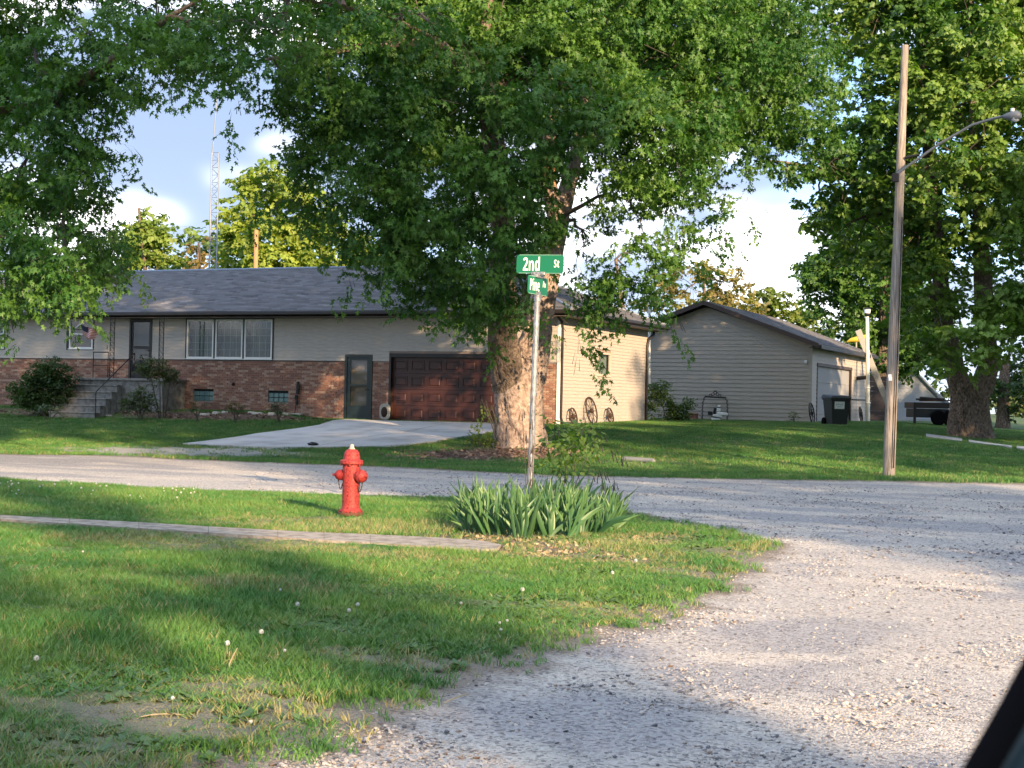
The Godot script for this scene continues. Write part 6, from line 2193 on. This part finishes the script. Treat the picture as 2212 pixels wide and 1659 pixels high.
func make_cart() -> void:
	var b := gnd(1806, 919)
	b.y -= 0.01
	var c := thing("trash_cart", "black wheeled trash cart with a white label before the garage door", "trash cart", b)
	c.rotation.y = 0.62
	var st := mb()
	hexa(st, [Vector3(-0.27, 0.06, -0.30), Vector3(0.27, 0.06, -0.30), Vector3(0.27, 0.02, 0.28), Vector3(-0.27, 0.02, 0.28), Vector3(-0.34, 0.93, -0.38), Vector3(0.34, 0.93, -0.38), Vector3(0.34, 0.93, 0.36), Vector3(-0.34, 0.93, 0.36)])
	box(st, Vector3(-0.365, 0.88, -0.40), Vector3(0.365, 0.95, 0.385))
	lpart(c, "bin", st, M.black_plastic)
	st = mb()
	hexa(st, [Vector3(-0.39, 0.955, -0.45), Vector3(0.39, 0.955, -0.45), Vector3(0.38, 0.955, 0.44), Vector3(-0.38, 0.955, 0.44), Vector3(-0.33, 1.06, -0.42), Vector3(0.33, 1.06, -0.42), Vector3(0.32, 1.02, 0.38), Vector3(-0.32, 1.02, 0.38)])
	lpart(c, "lid", st, M.black_plastic)
	for x in [-0.31, 0.31]:
		st = mb()
		lathe(st, [[0.0, -0.04], [0.12, -0.04], [0.14, -0.02], [0.14, 0.02], [0.12, 0.04], [0.0, 0.04]], 16, Transform3D(Basis(Vector3.BACK, PI / 2), Vector3(x, 0.14, -0.34)))
		lpart(c, "wheel", st, M.black_rubber)
	st = mb()
	bar(st, Vector3(-0.28, 0.98, -0.5), Vector3(0.28, 0.98, -0.5), 0.018)
	for x in [-0.28, 0.28]:
		bar(st, Vector3(x, 0.98, -0.5), Vector3(x, 0.9, -0.38), 0.016)
	lpart(c, "handle", st, M.black_plastic)
	var lt := Transform3D(Basis(Vector3.RIGHT, 0.088), Vector3(-0.04, 0.70, 0.349))
	var pst := plate(0.36, 0.25, 0.015, 0.006)
	var l := lpart(c, "label_plate", pst, M.white_print)
	l.transform = lt
	st = mb()
	for q in [[-0.11, 0.02, 0.05, 0.02], [-0.04, 0.03, 0.05, 0.022], [0.02, 0.015, 0.04, 0.02], [0.09, 0.02, 0.05, 0.026], [0.0, -0.05, 0.16, 0.008]]:
		box(st, Vector3(q[0] - q[2] / 2, q[1] - q[3], 0.003), Vector3(q[0] + q[2] / 2, q[1] + q[3], 0.0046))
	lpart(l, "faded_print", st, M.grey_print)

func make_trailer() -> void:
	var z := 58.0
	var a := at(1972, 926, z)
	var b := at(2068, 938, z)
	a.y = height(a.x, -a.z)
	var t := thing("utility_trailer", "dark box trailer heaped with old boards left of the massive trunk", "trailer", a)
	var d := Vector3(b.x - a.x, 0, b.z - a.z).normalized()
	var T := Transform3D(Basis(d, Vector3.UP, d.cross(Vector3.UP)), Vector3.ZERO)
	var L := Vector2(a.x, a.z).distance_to(Vector2(b.x, b.z))
	var st := mb()
	cbox(st, Vector3(0.06, 0.28, -1.3), Vector3(L, 0.62, 0.0), 0.01, T)
	lpart(t, "box_side", st, M.black_plastic)
	st = mb()
	cbox(st, Vector3(0.0, 0.64, -1.34), Vector3(L, 0.86, 0.05), 0.015, T)
	lpart(t, "top_rail", st, M.dark_trim)
	for x in [0.0, L - 0.12]:
		st = mb()
		box(st, Vector3(x, 0.05, 0.0), Vector3(x + 0.1, 0.64, 0.04), T)
		lpart(t, "stake", st, M.dark_trim)
	for x in [L * 0.55, L * 0.8]:
		st = mb()
		lathe(st, [[0.0, -0.08], [0.24, -0.08], [0.29, -0.05], [0.29, 0.05], [0.24, 0.08], [0.0, 0.08]], 18, T * Transform3D(Basis(Vector3.RIGHT, PI / 2), Vector3(x, 0.28, 0.1)))
		lpart(t, "wheel", st, M.black_rubber)
	for q in [[0.3, 0.88, 1.3, 0.05, -0.2, 0.06], [0.2, 0.93, 1.0, 0.07, -0.35, 0.04], [0.26, 1.02, 0.9, 0.06, -0.3, -0.09]]:
		var o := thing("scrap_board", ["weathered board lying along the front of the dark trailer", "upper dark board in the heap on the trailer", "topmost slanting dark board on the trailer"][int(q[1] * 10) - 8 if q[1] < 1.0 else 2], "board", a)
		st = mb()
		box(st, Vector3(q[0], q[1], q[4]), Vector3(q[0] + q[2], q[1] + q[3], q[4] + 0.2), T * Transform3D(Basis(Vector3.BACK, q[5] * 0.5), Vector3.ZERO))
		lpart(o, "board", st, M.rusty_iron if q[1] < 0.9 else M.dark_boards)

func make_masts() -> void:
	var z := 72.0
	var b := at(460, 590, z)
	b.y = height(b.x, -b.z)
	var top := at(469, 212, z)
	var kink := at(466, 330, z)
	var m := thing("antenna_mast", "slim grey lattice antenna mast rising behind the house roof", "mast", b)
	var w := 0.21
	var offs := [Vector3(-w, 0, 0.02), Vector3(w, 0, 0.02), Vector3(0.0, 0, -w * 1.5)]
	for k in 3:
		var st := mb()
		bar(st, b + offs[k], kink + offs[k] * 0.9, 0.042 if k == 0 else 0.026, 6)
		part(m, "leg", st, M.mast_grey)
	var n := 34
	for i in n:
		var p := b.lerp(kink, i / float(n))
		var q := b.lerp(kink, (i + 1) / float(n))
		var st := mb()
		bar(st, p + offs[i % 2], q + offs[(i + 1) % 2], 0.015, 4)
		bar(st, q + offs[0], q + offs[1], 0.013, 4)
		bar(st, p + offs[(i + 1) % 3], q + offs[(i + 2) % 3], 0.013, 4)
		part(m, "brace", st, M.mast_grey)
	var st := mb()
	bar(st, kink + offs[0] - Vector3(0, 0.5, 0), top, 0.03, 6)
	part(m, "top_tube", st, M.mast_grey)
	z = 86.0
	b = at(553, 600, z)
	b.y = height(b.x, -b.z)
	var fp := thing("utility_pole", "short sunlit wooden pole beyond the roof right of the antenna mast", "pole", b)
	st = mb()
	tube(st, [b - Vector3(0, 0.3, 0), at(554, 497, z)], [0.17, 0.12], 10)
	part(fp, "shaft", st, M.cut_wood)
	z = 55.2
	b = at(1402, 905, z)
	b.y = height(b.x, -b.z)
	var vp := thing("vent_pipe", "thin white pipe rising between the house eave and the garage gable", "pipe", b)
	st = mb()
	tube(st, [b - Vector3(0, 0.1, 0), at(1403, 640, z)], [0.05, 0.045], 8)
	part(vp, "pipe", st, M.white_print)
	for k in 2:
		var a := at(1380, 508 + 12 * k, 120.0)
		var e := at(1800, 528 + 9 * k, 120.0)
		var wire := thing("power_line", ["upper of two thin wires crossing the sky gap above the garage", "lower of two thin wires crossing the sky gap above the garage"][k], "wire", a)
		st = mb()
		var pts := []
		var rr := []
		for i in 13:
			var t := i / 12.0
			pts.append(a.lerp(e, t) - Vector3(0, 0.5 * sin(t * PI), 0))
			rr.append(0.016)
		tube(st, pts, rr, 5)
		part(wire, "wire", st, M.wire)

func make_flag() -> void:
	var v := 42.2
	var a := on_v(157, 712, 42.78)
	var tip := on_v(175, 700, v - 0.55)
	var f := thing("flag", "small red and white striped flag on a short pole by the window", "flag", a)
	var st := mb()
	bar(st, a, tip + (tip - a) * 0.06, 0.016)
	part(f, "pole", st, M.white_print)
	var mid := on_v(192, 715, v - 0.45)
	var p00 := tip
	var p10 := on_v(213, 711, v - 0.35)
	var p01 := on_v(180, 724, v - 0.1)
	var p11 := on_v(206, 733, v - 0.25)
	var sheets := {"red": mb(), "white": mb(), "blue": mb()}
	var nu := 26
	var nv := 13
	for j in nv:
		for i in nu:
			var c := "red" if j % 2 == 0 else "white"
			if i < 10 and j < 7: c = "blue"
			var q := []
			for e in [[i, j], [i + 1, j], [i + 1, j + 1], [i, j + 1]]:
				var s: float = e[0] / float(nu)
				var t: float = e[1] / float(nv)
				var p := p00.lerp(p10, s).lerp(p01.lerp(p11, s), t)
				p += Vector3(0.0, -0.05 * sin(s * PI), 0.07 * sin(s * 11.0 + t * 2.0) * (0.2 + s))
				q.append(p)
			sheets[c].set_smooth_group(0)
			quad(sheets[c], q[0], q[1], q[2], q[3])
	part(f, "red_stripes", sheets.red, M.flag_red)
	part(f, "white_stripes", sheets.white, M.flag_white)
	part(f, "canton", sheets.blue, M.flag_blue)

func dandelion(tall: float, r: float, seed_: int) -> Array:   # stem mesh, head mesh
	var q := RandomNumberGenerator.new()
	q.seed = seed_
	var st := mb()
	var lean := Vector3(q.randfn(0, 0.12), 0, q.randfn(0, 0.12)) * tall
	tube(st, [Vector3.ZERO, Vector3(0, tall * 0.5, 0) + lean * 0.3, Vector3(0, tall, 0) + lean], [0.0028, 0.0026, 0.0022], 5)
	st.generate_normals()
	var h := mb()
	var c := Vector3(0, tall, 0) + lean
	for i in 70:   # seed parachutes
		var d := Vector3(q.randfn(), q.randfn(), q.randfn()).normalized()
		var e := c + d * r
		var s := d.cross(Vector3(0.2, 0.9, 0.4)).normalized() * r * 0.34
		var u := d.cross(s).normalized() * r * 0.34
		tri(h, c, e - s * 0.1, e + s * 0.1)
		quad(h, e - s, e + u, e + s, e - u)
	h.generate_normals()
	return [st.commit(), h.commit()]

func make_small_growth() -> void:
	var kinds := []
	for k in 4:
		kinds.append(dandelion([0.16, 0.12, 0.2, 0.09][k], [0.014, 0.011, 0.012, 0.009][k], 900 + k))
	var near := [[749, 1361, 2, "tallest white seed head dandelion, at the grass edge right of the others"], [764, 1347, 2, "pale seed head just behind the tallest dandelion"], [645, 1337, 0, "white seed head dandelion in the middle of the lawn"], [614, 1430, 3, "low white seed head near the leafy weeds"], [484, 1432, 0, "white seed head beside a bent straw stalk"], [83, 1469, 0, "white seed head in the lower left lawn"], [179, 1203, 3, "tiny white seed head in the shaded upper left lawn"], [371, 1540, 3, "white seed head lying on the bare dirt patch"], [540, 1594, 3, "white seed head at the gravel edge in the lower lawn"],
		[604, 1291, 3, "tiny white seed head in the shaded lawn centre"], [568, 1404, 0, "white seed head above the leafy weeds"], [1129, 1300, 0, "white seed head in clover right of the lawn centre"], [996, 1320, 3, "white seed head where clover meets the grass"], [1376, 1231, 0, "white seed head in the sunlit clover below the irises"], [1326, 1260, 0, "pale seed head near the clover edge at the gravel"], [1080, 1366, 3, "left of the small white seed heads beside dry straw"], [1096, 1360, 3, "middle of the small white seed heads beside dry straw"], [1083, 1382, 3, "lowest of the small white seed heads beside dry straw"]]
	for q in near:
		var o := thing("dandelion", q[3], "dandelion", gnd(q[0], q[1] + [24, 18, 30, 12][q[2]] * 0.9))
		o.rotation.y = rng.randf() * TAU
		mi(o, "stem", kinds[q[2]][0], M.stem_green)
		mi(o, "seed_head", kinds[q[2]][1], M.seed_head)
	for i in 46:
		var px := 430.0 * pow(rng.randf(), 1.2)
		var py := 1046.0 + px * 0.055 + 26.0 * pow(rng.randf(), 2.0)
		var o := thing("dandelion", "white seed head dandelion in the row along the far lawn edge at the street", "dandelion", gnd(px, py + 8), "dandelions along the street edge of the lawn")
		o.rotation.y = rng.randf() * TAU
		var k := rng.randi() % 3
		o.scale = Vector3.ONE * rng.randf_range(0.7, 1.05)
		mi(o, "stem", kinds[k][0], M.stem_green)
		mi(o, "seed_head", kinds[k][1], M.seed_head)
	# sticks and dry stalks
	for q in [[[302, 1566], [330, 1560], [372, 1558], [398, 1562], "curved pale stick on the bare dirt in the lower left lawn"], [[958, 1535], [980, 1524], [1000, 1518], [1012, 1515], "pale stick at the gravel edge below the lawn"], [[1060, 1346], [1085, 1352], [1104, 1350], [1118, 1362], "dry forked straw stalk on the bare edge of the lawn"], [[1048, 1344], [1070, 1352], [1082, 1364], [1090, 1360], "dry bent straw stalk crossing the forked one"], [[27, 1509], [50, 1500], [70, 1493], [82, 1487], "pale bent stalk in the lower left grass"], [[634, 1414], [642, 1426], [648, 1434], [652, 1438], "pale straw stalk leaning over the leafy weeds"], [[492, 1458], [500, 1440], [508, 1425], [513, 1414], "upright dry stalk beside the leafy weeds"], [[1262, 1196], [1282, 1206], [1306, 1216], [1325, 1222], "dark twig in the dry leaves below the irises"]]:
		var pts := []
		for k in 4:
			var p := gnd(q[k][0], q[k][1])
			p.y += 0.035
			pts.append(p)
		if q[4].begins_with("upright"):
			pts = [gnd(492, 1458), gnd(492, 1458) + Vector3(0.01, 0.06, 0), gnd(492, 1458) + Vector3(0.035, 0.11, 0), gnd(492, 1458) + Vector3(0.06, 0.15, 0)]
		var o := thing("stick", q[4], "stick", pts[0])
		var st := mb()
		tube(st, pts, [0.0035, 0.0045, 0.004, 0.002], 6)
		part(o, "stalk", st, M.twig_bark if q[4].begins_with("dark") else M.straw)

func make_car() -> void:
	# the car the picture was taken from: the lower edge of its side window
	var c := thing("car", "black rubber window seal and dark door of the car at the bottom right corner", "car", Vector3(0.1, 0.3, -0.2))
	var z := 0.56
	var a := at(2040, 1800, z)
	var b := at(2330, 1275, z * 1.08)
	var st := mb()
	tube(st, [a, a.lerp(b, 0.5) - Vector3(0, 0.0015, 0), b], [0.0062, 0.0062, 0.0064], 14)
	part(c, "window_seal", st, M.black_rubber)
	var a2 := at(2150, 1800, z * 1.01)
	var b2 := at(2430, 1280, z * 1.10)
	st = mb()
	var out := Vector3(0.04, -0.30, 0.1)
	hexa(st, [a + Vector3(0.004, -0.004, -0.012), b + Vector3(0.004, -0.004, -0.012), b + out + Vector3(0, 0, -0.012), a + out + Vector3(0, 0, -0.012), a2, b2, b2 + out, a2 + out])
	part(c, "door_panel", st, M.car_panel)

func make_treeline() -> void:
	# woods and hedges far off, all round the town
	var r := RandomNumberGenerator.new()
	r.seed = 5
	var where := []
	var tint := PackedColorArray()
	for i in 1500:
		var a := r.randf() * TAU
		var d := r.randf_range(170, 260)
		var u := cos(a) * d
		var v := 40.0 + sin(a) * d
		var top := 5.0 + 3.0 * nz.get_noise_2d(u * 3.0, v * 3.0)
		for k in 3:
			where.append(Transform3D(Basis.from_euler(Vector3(r.randfn(0, 0.4), r.randf() * TAU, r.randfn(0, 0.4))) * Basis.from_scale(Vector3.ONE * r.randf_range(5.0, 8.0)), Vector3(u + r.randfn(0, 1.5), 1.3 + top * sqrt(r.randf()), -v)))
			tint.append(Color(0.05, 0.09, 0.025).lerp(Color(0.12, 0.15, 0.05), r.randf()))
	var o := scatter(self, "treeline", sprays["round"][0], M.leaf, where, tint)
	tag(o, "distant green woods along the horizon", "woods", "", "stuff")

func _ready() -> void:
	rng.seed = 20240
	nz.seed = 9
	nz.noise_type = FastNoiseLite.TYPE_SIMPLEX_SMOOTH
	nz.frequency = 0.02
	nz.fractal_octaves = 3
	nz3.seed = 4
	nz3.noise_type = FastNoiseLite.TYPE_SIMPLEX_SMOOTH
	nz3.frequency = 0.03
	nz3.fractal_octaves = 2
	make_view()
	make_materials()
	survey()
	make_ground()
	make_paving()
	make_house()
	make_garage()
	make_far_buildings()
	make_trees()
	make_bushes()
	make_treeline()
	make_hydrant()
	make_sign()
	make_utility_pole()
	make_yard_things()
	make_masts()
	make_flag()
	make_irises()
	make_small_growth()
	make_stones()
	make_grass()
	make_car()
